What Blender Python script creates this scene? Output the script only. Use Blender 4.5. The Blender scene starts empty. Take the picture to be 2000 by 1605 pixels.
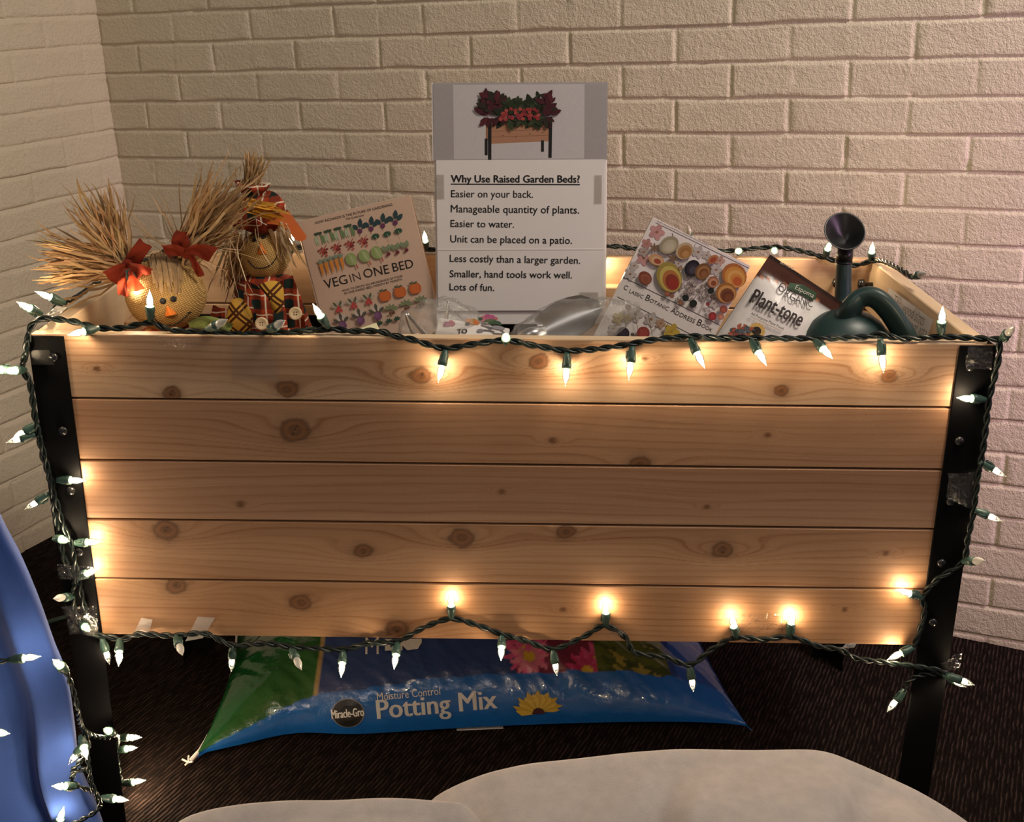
import bpy, math, random
import numpy as np
from mathutils import Matrix, Vector
S = bpy.context.scene
C = S.collection
PI = math.pi

# ------------------------------------------------------------------ camera
F, CAM = 2282.7, Vector((0.02222, -1.41243, 1.17693))
RC = (Matrix.Rotation(0.01325, 3, 'Z') @ Matrix.Rotation(PI / 2 - 0.34585, 3, 'X') @ Matrix.Rotation(0.00661, 3, 'Z'))
cd = bpy.data.cameras.new('camera'); cam = bpy.data.objects.new('camera', cd); C.objects.link(cam)
cam.matrix_world = Matrix.Translation(CAM) @ RC.to_4x4()
cd.sensor_width = 36; cd.sensor_fit = 'HORIZONTAL'; cd.lens = F / 2000 * 36; cd.clip_start = 0.02
S.camera = cam
# ------------------------------------------------------------------ world, room lamps, exposure
S.view_settings.view_transform = 'Standard'; S.view_settings.look = 'None'
S.view_settings.exposure = 0.10; S.view_settings.gamma = 1; S.view_settings.use_curve_mapping = False
S.cycles.use_denoising = True; S.cycles.max_bounces = 8; S.cycles.transparent_max_bounces = 24
S.cycles.sample_clamp_indirect = 4; S.cycles.caustics_reflective = False; S.cycles.caustics_refractive = False
wd = bpy.data.worlds.new('room_air'); S.world = wd; wd.use_nodes = True
wd.node_tree.nodes['Background'].inputs[0].default_value = (1.0, 0.86, 0.76, 1)
wd.node_tree.nodes['Background'].inputs[1].default_value = 0.07


def area(name, loc, target, size, power, col, spread=PI):
    l = bpy.data.lights.new(name, 'AREA'); l.size = size; l.energy = power; l.color = col; l.spread = spread
    o = bpy.data.objects.new(name, l); C.objects.link(o); o.location = loc
    o.rotation_euler = (Vector(target) - Vector(loc)).to_track_quat('-Z', 'Y').to_euler()
    return o


area('ceiling_lamp', (1.3, -0.45, 2.6), (-0.3, 0.8, 0.7), 0.6, 34, (1.0, 0.89, 0.74))
area('ceiling_lamp', (-0.5, -2.4, 2.7), (0.0, 0.2, 0.5), 1.0, 9, (1.0, 0.90, 0.84))
area('pink_display_lamp', (2.3, -0.9, 1.3), (1.25, 0.75, 0.75), 0.5, 5.0, (1.0, 0.58, 0.90), 1.0)


# ------------------------------------------------------------------ helpers
def ray(u, v):
    return RC @ Vector(((u - 1000) / F, -(v - 802.5) / F, -1))


def PY(u, v, y):
    d = ray(u, v); return CAM + d * ((y - CAM.y) / d.y)


def PX(u, v, x):
    d = ray(u, v); return CAM + d * ((x - CAM.x) / d.x)


def PZ(u, v, z):
    d = ray(u, v); return CAM + d * ((z - CAM.z) / d.z)


def PN(u, v, o, n):
    d = ray(u, v); return CAM + d * ((o - CAM).dot(n) / d.dot(n))


def ppm(y, z=0.7):                       # image pixels per metre at a depth
    return F / (Vector((0, y, z)) - CAM).dot(RC @ Vector((0, 0, -1)))


def hashn(ix, iy, seed):
    h = (ix.astype(np.int64) * 374761393 + iy.astype(np.int64) * 668265263 + seed * 982451653) & 0x7fffffff
    h = ((h ^ (h >> 13)) * 1274126177) & 0x7fffffff
    return ((h ^ (h >> 16)) & 0xffff) / 65535.0


def vn(x, y, seed=0):
    x = np.asarray(x, float); y = np.asarray(y, float)
    ix = np.floor(x); iy = np.floor(y); fx = x - ix; fy = y - iy
    fx = fx * fx * (3 - 2 * fx); fy = fy * fy * (3 - 2 * fy)
    a = hashn(ix, iy, seed); b = hashn(ix + 1, iy, seed); c = hashn(ix, iy + 1, seed); d = hashn(ix + 1, iy + 1, seed)
    return (a * (1 - fx) + b * fx) * (1 - fy) + (c * (1 - fx) + d * fx) * fy


def fbm(x, y, seed=0, o=3):
    s = 0; a = 0.5
    for i in range(o):
        s = s + a * vn(np.asarray(x) * 2 ** i, np.asarray(y) * 2 ** i, seed + i * 17); a *= 0.5
    return s / (1 - 0.5 ** o)


def spl(pts, n=8):                       # Catmull-Rom through points
    P = [Vector(p) for p in pts]; P = [P[0] * 2 - P[1]] + P + [P[-1] * 2 - P[-2]]; out = []
    for i in range(1, len(P) - 2):
        a, b, c, d = P[i - 1:i + 3]
        for k in range(n):
            t = k / n
            out.append(0.5 * ((2 * b) + (c - a) * t + (2 * a - 5 * b + 4 * c - d) * t * t + (3 * b - a - 3 * c + d) * t ** 3))
    out.append(P[-2]); return out


class M:
    def __init__(s): s.v = []; s.f = []; s.m = []; s.c = []

    def add(s, vs, fs, mi=0, col=None):
        b = len(s.v); s.v += [tuple(v) for v in vs]
        for f in fs: s.f.append([i + b for i in f]); s.m.append(mi); s.c.append(col)

    def box(s, c, size, rot=None, mi=0, col=None, bev=0.0):
        hx, hy, hz = [q / 2 for q in size]; vs = []
        if bev <= 0:
            vs = [Vector((x, y, z)) for x in (-hx, hx) for y in (-hy, hy) for z in (-hz, hz)]
            fs = [(0, 1, 3, 2), (4, 6, 7, 5), (0, 4, 5, 1), (2, 3, 7, 6), (0, 2, 6, 4), (1, 5, 7, 3)]
        else:
            b = min(bev, hx * .9, hy * .9, hz * .9); idx = {}; fs = []
            for ax in range(3):
                for sg in (-1, 1):
                    o = [a for a in range(3) if a != ax]; ring = []
                    for (p, q) in ((-1, -1), (1, -1), (1, 1), (-1, 1)):
                        k = [0, 0, 0]; k[ax] = sg; k[o[0]] = p; k[o[1]] = q
                        h = (hx, hy, hz); co = [0, 0, 0]
                        for a in range(3): co[a] = k[a] * (h[a] if a == ax else h[a] - b)
                        idx[(ax,) + tuple(k)] = len(vs); ring.append(len(vs)); vs.append(Vector(co))
                    if (sg > 0) == (ax == 1): ring = ring[::-1]
                    fs.append(tuple(ring))
            for x in (-1, 1):
                for y in (-1, 1):
                    fs.append((idx[0, x, y, -1], idx[0, x, y, 1], idx[1, x, y, 1], idx[1, x, y, -1]))
                    fs.append((idx[0, x, -1, y], idx[0, x, 1, y], idx[2, x, 1, y], idx[2, x, -1, y]))
                    fs.append((idx[1, -1, x, y], idx[1, 1, x, y], idx[2, 1, x, y], idx[2, -1, x, y]))
                    for z in (-1, 1): fs.append((idx[0, x, y, z], idx[1, x, y, z], idx[2, x, y, z]))
        if rot is not None: vs = [rot @ v for v in vs]
        c = Vector(c); s.add([v + c for v in vs], fs, mi, col)

    def grid(s, pts, nu, nv, mi=0, col=None, closeu=False):   # pts row-major nv rows of nu
        b = len(s.v); s.v += [tuple(p) for p in pts]
        for j in range(nv - 1):
            for i in range(nu if closeu else nu - 1):
                k = (i + 1) % nu
                s.f.append([b + j * nu + i, b + j * nu + k, b + (j + 1) * nu + k, b + (j + 1) * nu + i]); s.m.append(mi); s.c.append(col)

    def tube(s, pts, r, n=8, mi=0, col=None, cap=True, flat=None):
        P = [Vector(p) for p in pts]; N = len(P); rs = r if hasattr(r, '__len__') else [r] * N
        T = [(P[min(i + 1, N - 1)] - P[max(i - 1, 0)]).normalized() for i in range(N)]
        up = Vector((0, 0, 1)) if abs(T[0].z) < .9 else Vector((1, 0, 0)); u = (up - T[0] * up.dot(T[0])).normalized(); out = []
        for i in range(N):
            u = (u - T[i] * u.dot(T[i])).normalized(); w = T[i].cross(u)
            for k in range(n):
                a = 2 * PI * k / n; q = flat or 1
                out.append(P[i] + (u * math.cos(a) + w * math.sin(a) * q) * rs[i])
        b = len(s.v); s.grid(out, n, N, mi, col, True)
        if cap:
            s.f.append([b + k for k in range(n)][::-1]); s.f.append([b + (N - 1) * n + k for k in range(n)]); s.m += [mi, mi]; s.c += [col, col]

    def lathe(s, prof, mat=None, n=24, mi=0, col=None):     # prof: (r, z)
        mat = mat or Matrix(); out = []
        for r, z in prof:
            for k in range(n):
                a = 2 * PI * k / n; out.append(mat @ Vector((r * math.cos(a), r * math.sin(a), z)))
        s.grid(out, n, len(prof), mi, col, True)

    def ell(s, c, rad, rot=None, nu=20, nv=12, mi=0, col=None):
        out = []
        for j in range(nv + 1):
            t = PI * j / nv
            for k in range(nu):
                a = 2 * PI * k / nu
                p = Vector((rad[0] * math.sin(t) * math.cos(a), rad[1] * math.sin(t) * math.sin(a), -rad[2] * math.cos(t)))
                out.append((rot @ p if rot else p) + Vector(c))
        s.grid(out, nu, nv + 1, mi, col, True)

    def build(s, name, mats, parent=None, smooth=False, colors=None, sub=0, auto=None):
        me = bpy.data.meshes.new(name); V = np.array(s.v, float).reshape(-1, 3)
        ctr = (V.min(0) + V.max(0)) / 2 if len(V) else np.zeros(3)
        if parent is None: ctr[2] = V[:, 2].min()
        me.from_pydata((V - ctr).tolist(), [], s.f)
        mats = mats if isinstance(mats, (list, tuple)) else [mats]
        for m in mats: me.materials.append(m)
        if len(mats) > 1: me.polygons.foreach_set('material_index', s.m)
        if colors is not None:
            a = me.color_attributes.new('Col', 'FLOAT_COLOR', 'POINT'); q = np.ones((len(V), 4)); q[:, :3] = colors; a.data.foreach_set('color', q.ravel())
        elif any(c is not None for c in s.c):
            a = me.color_attributes.new('Col', 'FLOAT_COLOR', 'CORNER'); q = []
            for f, c in zip(s.f, s.c): q += list((c or (1, 1, 1)) + (1,)) * len(f) if not c or len(c) == 3 else list(c) * len(f)
            a.data.foreach_set('color', q)
        if smooth: me.polygons.foreach_set('use_smooth', [True] * len(me.polygons))
        me.update(); o = bpy.data.objects.new(name, me); C.objects.link(o); o.location = ctr
        if parent is not None: put(o, parent)
        if sub:
            md = o.modifiers.new('sub', 'SUBSURF'); md.levels = sub; md.render_levels = sub
        if auto:
            md = o.modifiers.new('bev', 'BEVEL'); md.width = auto; md.segments = 2; md.limit_method = 'ANGLE'
        return o


WM = {}                                   # world matrices of roots and parts made so far


def wm(o):
    m = o.matrix_basis.copy()
    return wm(o.parent) @ o.matrix_parent_inverse @ m if o.parent else m


def put(o, parent):
    o.parent = parent; o.matrix_parent_inverse = wm(parent).inverted()


def tag(o, label=None, cat=None, group=None, kind=None):
    for k, v in (('label', label), ('category', cat), ('group', group), ('kind', kind)):
        if v: o[k] = v
    return o


def thing(name, label, cat, loc, group=None):
    o = bpy.data.objects.new(name, None); C.objects.link(o); o.location = loc; o.empty_display_size = .05
    return tag(o, label, cat, group)


# ------------------------------------------------------------------ materials
def srgb(r, g, b):
    f = lambda c: (c / 255 / 12.92) if c <= 10 else ((c / 255 + .055) / 1.055) ** 2.4
    return (f(r), f(g), f(b))


class NT:
    def __init__(s, name):
        s.mat = bpy.data.materials.new(name); s.mat.use_nodes = True; s.t = s.mat.node_tree; s.t.nodes.clear()
        s.out = s.n('ShaderNodeOutputMaterial')

    def n(s, typ, **kw):
        nd = s.t.nodes.new(typ)
        for k, v in kw.items():
            if k.startswith('i_'):
                key = k[2:]; nd.inputs[int(key) if key.isdigit() else key.replace('_', ' ')].default_value = v
            else: setattr(nd, k, v)
        return nd

    def l(s, a, b): s.t.links.new(a, b)

    def math(s, op, a, b=None, c=None):
        nd = s.n('ShaderNodeMath', operation=op)
        for i, q in enumerate((a, b, c)):
            if q is None: continue
            if isinstance(q, (int, float)): nd.inputs[i].default_value = q
            else: s.l(q, nd.inputs[i])
        return nd.outputs[0]

    def mix(s, f, a, b):
        nd = s.n('ShaderNodeMix', data_type='RGBA')
        for i, q in ((0, f), (6, a), (7, b)):
            if isinstance(q, (int, float)): nd.inputs[i].default_value = q
            elif isinstance(q, tuple): nd.inputs[i].default_value = tuple(q[:3]) + (1,)
            else: s.l(q, nd.inputs[i])
        return nd.outputs[2]

    def bsdf(s, col, rough=.6, spec=.4, normal=None, **kw):
        p = s.n('ShaderNodeBsdfPrincipled')
        if isinstance(col, tuple): p.inputs['Base Color'].default_value = tuple(col[:3]) + (1,)
        else: s.l(col, p.inputs['Base Color'])
        p.inputs['Roughness'].default_value = rough; p.inputs['Specular IOR Level'].default_value = spec
        for k, v in kw.items(): p.inputs[k.replace('_', ' ')].default_value = v
        if normal is not None: s.l(normal, p.inputs['Normal'])
        return p.outputs[0]

    def bump(s, h, strength=.5, dist=.002):
        b = s.n('ShaderNodeBump'); b.inputs['Strength'].default_value = strength; b.inputs['Distance'].default_value = dist; s.l(h, b.inputs['Height']); return b.outputs[0]

    def obj(s): return s.n('ShaderNodeTexCoord').outputs['Object']

    def noise(s, vec, scale, detail=3, rough=.5):
        n = s.n('ShaderNodeTexNoise'); n.inputs['Scale'].default_value = scale; n.inputs['Detail'].default_value = detail; n.inputs['Roughness'].default_value = rough
        if vec is not None: s.l(vec, n.inputs['Vector'])
        return n.outputs['Fac']

    def ramp(s, f, stops):
        r = s.n('ShaderNodeValToRGB'); e = r.color_ramp.elements
        while len(e) < len(stops): e.new(.5)
        for i, (p, c) in enumerate(stops): e[i].position = p; e[i].color = tuple(c[:3]) + (1,)
        s.l(f, r.inputs[0]); return r.outputs[0]

    def scale(s, vec, sc, rot=(0, 0, 0)):
        m = s.n('ShaderNodeMapping'); m.inputs['Scale'].default_value = sc; m.inputs['Rotation'].default_value = rot; s.l(vec, m.inputs[0]); return m.outputs[0]

    def end(s, sh): s.l(sh, s.out.inputs[0]); return s.mat


def plain(name, col, rough=.6, spec=.4, var=0.12, sc=60, bump=.15, **kw):
    t = NT(name); o = t.obj(); n = t.noise(o, sc)
    c = t.mix(n, tuple(q * (1 - var) for q in col), tuple(min(1, q * (1 + var)) for q in col))
    return t.end(t.bsdf(c, rough, spec, t.bump(n, bump, .001), **kw))


def attr_mat(name, rough=.6, spec=.3, bump=0, sc=300, coat=0, dist=.001):
    t = NT(name); a = t.n('ShaderNodeVertexColor', layer_name='Col'); nm = None
    o = t.obj(); n = t.noise(o, sc)
    if bump: nm = t.bump(n, bump, dist)
    c = t.mix(t.math('MULTIPLY', n, .16), a.outputs[0], (0.02, 0.015, 0.01))
    return t.end(t.bsdf(c, rough, spec, nm, Coat_Weight=coat))


def clear(name, fac=.14, tint=(1, 1, 1), rough=.08, haze=0.0, bump=0, sc=40, fres=.5):
    t = NT(name); tr = t.n('ShaderNodeBsdfTransparent'); tr.inputs[0].default_value = tint + (1,)
    gl = t.n('ShaderNodeBsdfGlossy'); gl.inputs['Roughness'].default_value = rough
    lw = t.n('ShaderNodeLayerWeight'); lw.inputs[0].default_value = .22
    if bump:
        nb = t.bump(t.noise(t.obj(), sc, 4), bump, .01); t.l(nb, gl.inputs['Normal']); t.l(nb, lw.inputs['Normal'])
    f = t.math('ADD', t.math('MULTIPLY', lw.outputs['Fresnel'], fres), fac)
    mx = t.n('ShaderNodeMixShader'); t.l(f, mx.inputs[0]); t.l(tr.outputs[0], mx.inputs[1]); t.l(gl.outputs[0], mx.inputs[2]); o = mx.outputs[0]
    if haze:
        df = t.n('ShaderNodeBsdfDiffuse'); df.inputs[0].default_value = (.85, .82, .78, 1)
        m2 = t.n('ShaderNodeMixShader'); m2.inputs[0].default_value = haze; t.l(o, m2.inputs[1]); t.l(df.outputs[0], m2.inputs[2]); o = m2.outputs[0]
    return t.end(o)


def wall_paint(name, a, b):
    t = NT(name); o = t.obj(); n1 = t.noise(o, 6, 3); n2 = t.noise(o, 130, 3, .6); n3 = t.noise(o, 480, 2)
    c = t.mix(n1, a, b); h = t.math('ADD', n2, t.math('MULTIPLY', n3, .5))
    return t.end(t.bsdf(c, .55, .35, t.bump(h, .9, .0030)))


def carpet_mat():
    t = NT('ribbed brown carpet'); o = t.scale(t.obj(), (1, 1, 1), (0, 0, 0.418))
    sx = t.n('ShaderNodeSeparateXYZ'); t.l(o, sx.inputs[0]); x, y = sx.outputs[0], sx.outputs[1]
    wob = t.noise(o, 40, 2)
    rib = t.math('SINE', t.math('ADD', t.math('MULTIPLY', x, 2 * PI / .0068), t.math('MULTIPLY', wob, 5)))
    r01 = t.math('MULTIPLY_ADD', rib, .5, .5)
    br = t.noise(t.scale(o, (140, 30, 1)), 1, 2, .6)
    k = t.math('MULTIPLY', t.math('POWER', r01, 2.0), t.ramp(br, [(.42, (0, 0, 0)), (.62, (1, 1, 1))]))
    big = t.noise(o, 3, 2)
    c = t.mix(k, (.007, .004, .0034), t.mix(big, (.048, .029, .024), (.066, .041, .034)))
    h = t.math('ADD', r01, t.math('MULTIPLY', br, .8))
    return t.end(t.bsdf(c, .95, .1, t.bump(h, .8, .004)))


def wood_plain(name, a, b, axis=(3, 60, 60), rough=.6):
    t = NT(name); o = t.scale(t.obj(), axis); n = t.noise(o, 1, 4, .6); n2 = t.noise(t.scale(t.obj(), tuple(q * 4 for q in axis)), 1, 2)
    c = t.mix(t.ramp(n, [(.3, (0, 0, 0)), (.7, (1, 1, 1))]), a, b)
    return t.end(t.bsdf(c, rough, .3, t.bump(n2, .2, .001)))


def plaid_mat(name, base, dark, line, sc=.03, accent=None, axes=(0, 2), rot=0.0):
    t = NT(name); o = t.scale(t.obj(), (1, 1, 1), (0, rot, 0)); sx = t.n('ShaderNodeSeparateXYZ'); t.l(o, sx.inputs[0]); c = base; ks = []
    for ax in axes:
        f = t.math('FRACT', t.math('MULTIPLY_ADD', sx.outputs[ax], 1 / sc, 10.3))
        ks.append((t.math('LESS_THAN', f, .46), t.math('COMPARE', f, .7, .035)))
    d = t.math('MULTIPLY', t.math('ADD', ks[0][0], ks[1][0]), .5)
    c = t.mix(d, base, dark); l = t.math('MAXIMUM', ks[0][1], ks[1][1]); c = t.mix(t.math('MULTIPLY', l, .85), c, line)
    if accent:
        c = t.mix(t.math('MULTIPLY', ks[0][0], ks[1][0]), c, accent)
    wv = t.noise(t.obj(), 900, 1); return t.end(t.bsdf(c, .85, .15, t.bump(wv, .3, .001)))


def lattice_mat(name, base, line, sc=.02):
    t = NT(name); o = t.scale(t.obj(), (1, 1, 1), (0, .78, 0)); sx = t.n('ShaderNodeSeparateXYZ'); t.l(o, sx.inputs[0]); m = None
    for ax in (0, 2):
        f = t.math('FRACT', t.math('MULTIPLY_ADD', sx.outputs[ax], 1 / sc, 10.1))
        k = t.math('MAXIMUM', t.math('COMPARE', f, .12, .07), t.math('COMPARE', f, .36, .07)); m = k if m is None else t.math('MAXIMUM', m, k)
    c = t.mix(m, base, line); return t.end(t.bsdf(c, .85, .15, t.bump(t.noise(t.obj(), 900, 1), .3, .001)))


def burlap_mat():
    t = NT('gold burlap'); o = t.obj(); sx = t.n('ShaderNodeSeparateXYZ'); t.l(t.scale(o, (1, 1, 1), (0, .4, 0)), sx.inputs[0])
    w = [t.math('MULTIPLY_ADD', t.math('SINE', t.math('ADD', t.math('MULTIPLY', sx.outputs[a], 2 * PI / .0026), t.math('MULTIPLY', t.noise(o, 120), 5))), .5, .5) for a in (0, 2)]
    h = t.math('MULTIPLY', w[0], w[1]); c = t.mix(h, (.30, .17, .055), (.72, .49, .19))
    return t.end(t.bsdf(c, .8, .2, t.bump(h, .6, .0012)))


def cloth_mat(name, col, sub=0, sc=700, bump=.25, mott=.15, trans=0):
    t = NT(name); o = t.obj(); n = t.noise(o, 9, 4, .6); n2 = t.noise(o, sc, 2); n3 = t.noise(o, 60, 3)
    c = t.mix(t.math('ADD', t.math('MULTIPLY', n, .5), t.math('MULTIPLY', n3, .5)), tuple(q * (1 - mott) for q in col), tuple(min(1, q * (1 + mott)) for q in col))
    b = t.bsdf(c, .9, .1, t.bump(t.math('ADD', n2, n3), bump, .0015), Sheen_Weight=.15)
    if trans:
        tl = t.n('ShaderNodeBsdfTranslucent'); t.l(c, tl.inputs[0]); mx = t.n('ShaderNodeMixShader'); mx.inputs[0].default_value = trans
        t.l(b, mx.inputs[1]); t.l(tl.outputs[0], mx.inputs[2]); b = mx.outputs[0]
    return t.end(b)


def straw_mat():
    t = NT('raffia straw'); a = t.n('ShaderNodeVertexColor', layer_name='Col')
    b = t.bsdf(a.outputs[0], .6, .3); tl = t.n('ShaderNodeBsdfTranslucent'); t.l(a.outputs[0], tl.inputs[0])
    mx = t.n('ShaderNodeMixShader'); mx.inputs[0].default_value = .25; t.l(b, mx.inputs[1]); t.l(tl.outputs[0], mx.inputs[2]); return t.end(mx.outputs[0])


MW = wall_paint('cream painted brick', (.64, .57, .435), (.70, .625, .485))
MWL = wall_paint('cream painted brick of side wall', (.70, .60, .475), (.75, .65, .52))
MCARP = carpet_mat()
MBOARD = attr_mat('cedar boards', .55, .3, .12, 500)
MCEDAR = wood_plain('pale cedar', (.56, .34, .18), (.70, .47, .28))
MPINE = wood_plain('pale sawn pine', (.66, .47, .29), (.74, .56, .37), (40, 6, 40))
MBLACK = plain('black powder coated steel', (.003, .003, .0035), .6, .05, .1, 200, .1)
MBOLT = plain('black bolt', (.012, .012, .013), .25, .6)
MLINER_STRIP = plain('black liner and dark strip', (.008, .008, .008), .9, .1)
MWIRE = plain('dark green wire', (.004, .009, .0075), .38, .4, .1, 100, .05)
MSOCK = plain('green lamp socket', (.035, .075, .060), .4, .5, .1, 200, .05)
MPRINT = attr_mat('printed paper', .6, .25)
MPRINTG = attr_mat('glossy print', .3, .4, 0, 300, .3)
MPAPER = plain('white paper', (.80, .75, .73), .6, .3, .03, 300, .05)
MINK = plain('black ink', (.012, .012, .013), .5, .3, .05)
MTAPE = clear('clear tape', .02, (.90, .89, .87), .12, .05, .5, 60, .15)
MTAPEC = clear('crumpled clear tape', .03, (.94, .93, .92), .08, .012, .9, 90, .35)
MFILM = clear('clear plastic film', .02, (.98, .98, .97), .07, .15, .9, 60, .45)
MSTEEL = plain('polished steel', (.72, .71, .70), .32, .5, .08, 80, .05, Metallic=1.0)
MCAN = plain('dark green plastic', (.019, .044, .043), .38, .45, .1, 30, .05)
MROSE = plain('black plastic', (.010, .010, .011), .35, .45, .1, 30, .05)
MFELT = cloth_mat('white felt', (.45, .41, .40), sc=900, bump=.6, mott=.30)
MBLUE = cloth_mat('royal blue cloth', (.024, .056, .22), sc=1200, bump=.2, mott=.12)
MBURLAP = burlap_mat()
MSTRAW = straw_mat()
MPLAID = plaid_mat('red plaid', (.34, .045, .016), (.022, .012, .010), (.70, .60, .46), .028, (.01, .02, .018))
MPLAID2 = plaid_mat('orange plaid', (.50, .085, .02), (.09, .025, .012), (.6, .35, .12), .034, rot=.5)
MRIB = cloth_mat('red orange ribbon', (.27, .035, .014), trans=.4)
MLAT = lattice_mat('mustard lattice patch', (.62, .36, .06), (.085, .03, .012), .024)
MORANGE = plain('orange felt nose', (.70, .19, .03), .8, .2)
MYEL = cloth_mat('yellow raffia', (.75, .36, .04))
MBUT = plain('cream button', (.62, .48, .30), .4, .4, .1, 90)
MGREEN = cloth_mat('green fabric leaf', (.20, .26, .08))


def bulb_mats():
    t = NT('lamp glass'); tr = t.n('ShaderNodeBsdfTransparent'); gl = t.n('ShaderNodeBsdfGlossy'); gl.inputs['Roughness'].default_value = .05
    em = t.n('ShaderNodeEmission'); em.inputs[0].default_value = (1, .86, .62, 1); em.inputs[1].default_value = .07
    ad = t.n('ShaderNodeAddShader'); t.l(tr.outputs[0], ad.inputs[0]); t.l(em.outputs[0], ad.inputs[1])
    lw = t.n('ShaderNodeLayerWeight'); lw.inputs[0].default_value = .4; mx = t.n('ShaderNodeMixShader')
    t.l(t.math('MULTIPLY_ADD', lw.outputs['Fresnel'], .7, .06), mx.inputs[0]); t.l(ad.outputs[0], mx.inputs[1]); t.l(gl.outputs[0], mx.inputs[2])
    g = t.end(mx.outputs[0]); g.cycles.emission_sampling = 'NONE'
    t = NT('glowing filament'); tr = t.n('ShaderNodeBsdfTransparent'); em = t.n('ShaderNodeEmission'); em.inputs[0].default_value = (1, .82, .52, 1); em.inputs[1].default_value = 14
    ad = t.n('ShaderNodeAddShader'); t.l(tr.outputs[0], ad.inputs[0]); t.l(em.outputs[0], ad.inputs[1]); f = t.end(ad.outputs[0]); f.cycles.emission_sampling = 'NONE'
    return g, f


MGLASS, MFIL = bulb_mats()
MDEAD = clear('unlit lamp glass', .25, (.95, .95, .93), .08, .45)

# ------------------------------------------------------------------ room
def rx(a): return Matrix.Rotation(a, 3, 'X')
RW = rx(-0.00653) @ Matrix.Rotation(-0.04761, 3, 'Y') @ Matrix.Rotation(-0.40519, 3, 'Z')
RL = rx(-0.00653) @ Matrix.Rotation(-0.04761, 3, 'Y') @ Matrix.Rotation(-0.40519 + 0.00946, 3, 'Z')
KOR = Vector((-0.90174, 1.34315, 0)); Z0, HC, BL = 1.11449, 0.06284, 0.2072


def brick_wall(name, length, mat, R, along, inward, seed, joint=.0046, phase=.1035, soft=1.0):
    """painted brick heightfield: s along the wall from the corner, h up; normal offset = -inward*joint"""
    hb = BL / 2
    fr = np.array([-.020, -.0085, -.0055, -.0035, 0, .0035, .0055, .0085, .020]); ss = []
    n = int(length / hb) + 2
    for i in range(-1, n):
        ss += list(phase + i * hb + fr); ss += [phase + i * hb + .0365, phase + i * hb + .052, phase + i * hb + .0675]
    ss = np.array(sorted(q for q in ss if 0.0 < q < length)); ss = np.concatenate([[-.03], ss, [length]])
    fz = np.array([-.012, -.0075, -.0052, -.004, -.002, 0, .002, .0035, .0046, .0058, .0075, .012]); hs = []
    for k in range(-9, 22):
        z = Z0 - k * HC; hs += list(z + fz); hs += [z + .022, z + .0314, z + .041]
    hs = np.array(sorted(q for q in hs if -.18 < q < 1.62))
    A, H = np.meshgrid(ss, hs)
    jz = .0035 * (fbm(A * 9, H * 9, seed) - .5)
    row = np.floor((Z0 - (H + jz)) / HC); dz = np.abs((((Z0 - (H + jz)) / HC) - np.round((Z0 - (H + jz)) / HC)) * HC)
    ph = np.where(row.astype(int) % 2 == 0, phase + hb, phase)
    wob = .004 * (hashn(np.round((A - ph) / BL), row, seed + 3) - .5)
    q = (A - ph + wob) / BL; dx = np.abs(q - np.round(q)) * BL
    w = .0052 * soft * (.75 + .6 * fbm(A * 14, H * 14, seed + 5))
    prof = lambda d: np.clip(1 - d / w, 0, 1) ** .8
    vis = .45 + .55 * (hashn(np.round(q), row, seed + 9) > .25)
    sdz = (Z0 - (H + jz)) / HC; sdz = -(sdz - np.round(sdz)) * HC; wz = .0046 * soft * (.8 + .4 * fbm(A * 14, H * 14, seed + 5))
    bed = np.clip((sdz + wz) / (2 * wz), 0, 1) * np.clip((wz * 1.25 - sdz) / (wz * .35), 0, 1)
    jt = np.maximum(bed * 1.15, prof(dx) * vis * .85)
    brick = hashn(np.floor(q), row, seed + 11) - .5
    tilt = (hashn(np.floor(q), row, seed + 12) - .5) * (((Z0 - H) / HC) % 1 - .5)
    off = -joint * jt + .0022 * brick * (1 - jt) + .0028 * tilt * (1 - jt) + .0016 * (fbm(A * 40, H * 40, seed + 7) - .5)
    pit = fbm(A * 55, H * 90, seed + 21); off -= .004 * np.clip(pit - .70, 0, 1) * 4
    a = np.array(along); u = np.array(R.col[2]); nrm = np.array(inward)
    pts = np.array(KOR) + A[..., None] * a + H[..., None] * u + off[..., None] * nrm
    m = M(); m.grid(pts.reshape(-1, 3).tolist(), len(ss), len(hs))
    o = m.build(name, mat, smooth=True); return tag(o, kind='structure')


bx, by = RW.col[0], RW.col[1]; lx, ly = RL.col[0], RL.col[1]
brick_wall('wall_back', 2.7, MW, RW, bx, -by, 1)
brick_wall('wall_left', 2.0, MWL, RL, -ly, lx, 5, .0034, .06, 1.15)
m = M(); c0 = KOR - bx * 0.1 + by * .1
fl = [c0 - ly * 2.6, c0, c0 + bx * 2.9, c0 + bx * 2.9 - ly * 2.9 - by * .3]
m.add([(-2.2, -1.0, 0), (2.6, -1.0, 0), (2.6, 1.5, 0), (-2.2, 1.5, 0)], [(0, 1, 2, 3)])
tag(m.build('floor', MCARP), kind='structure')

# ------------------------------------------------------------------ raised planter
W2, D, H, ZB = .605, .505, .765, .3306
ZS = [.765, .6787, .5933, .508, .4185, .3306]


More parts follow.
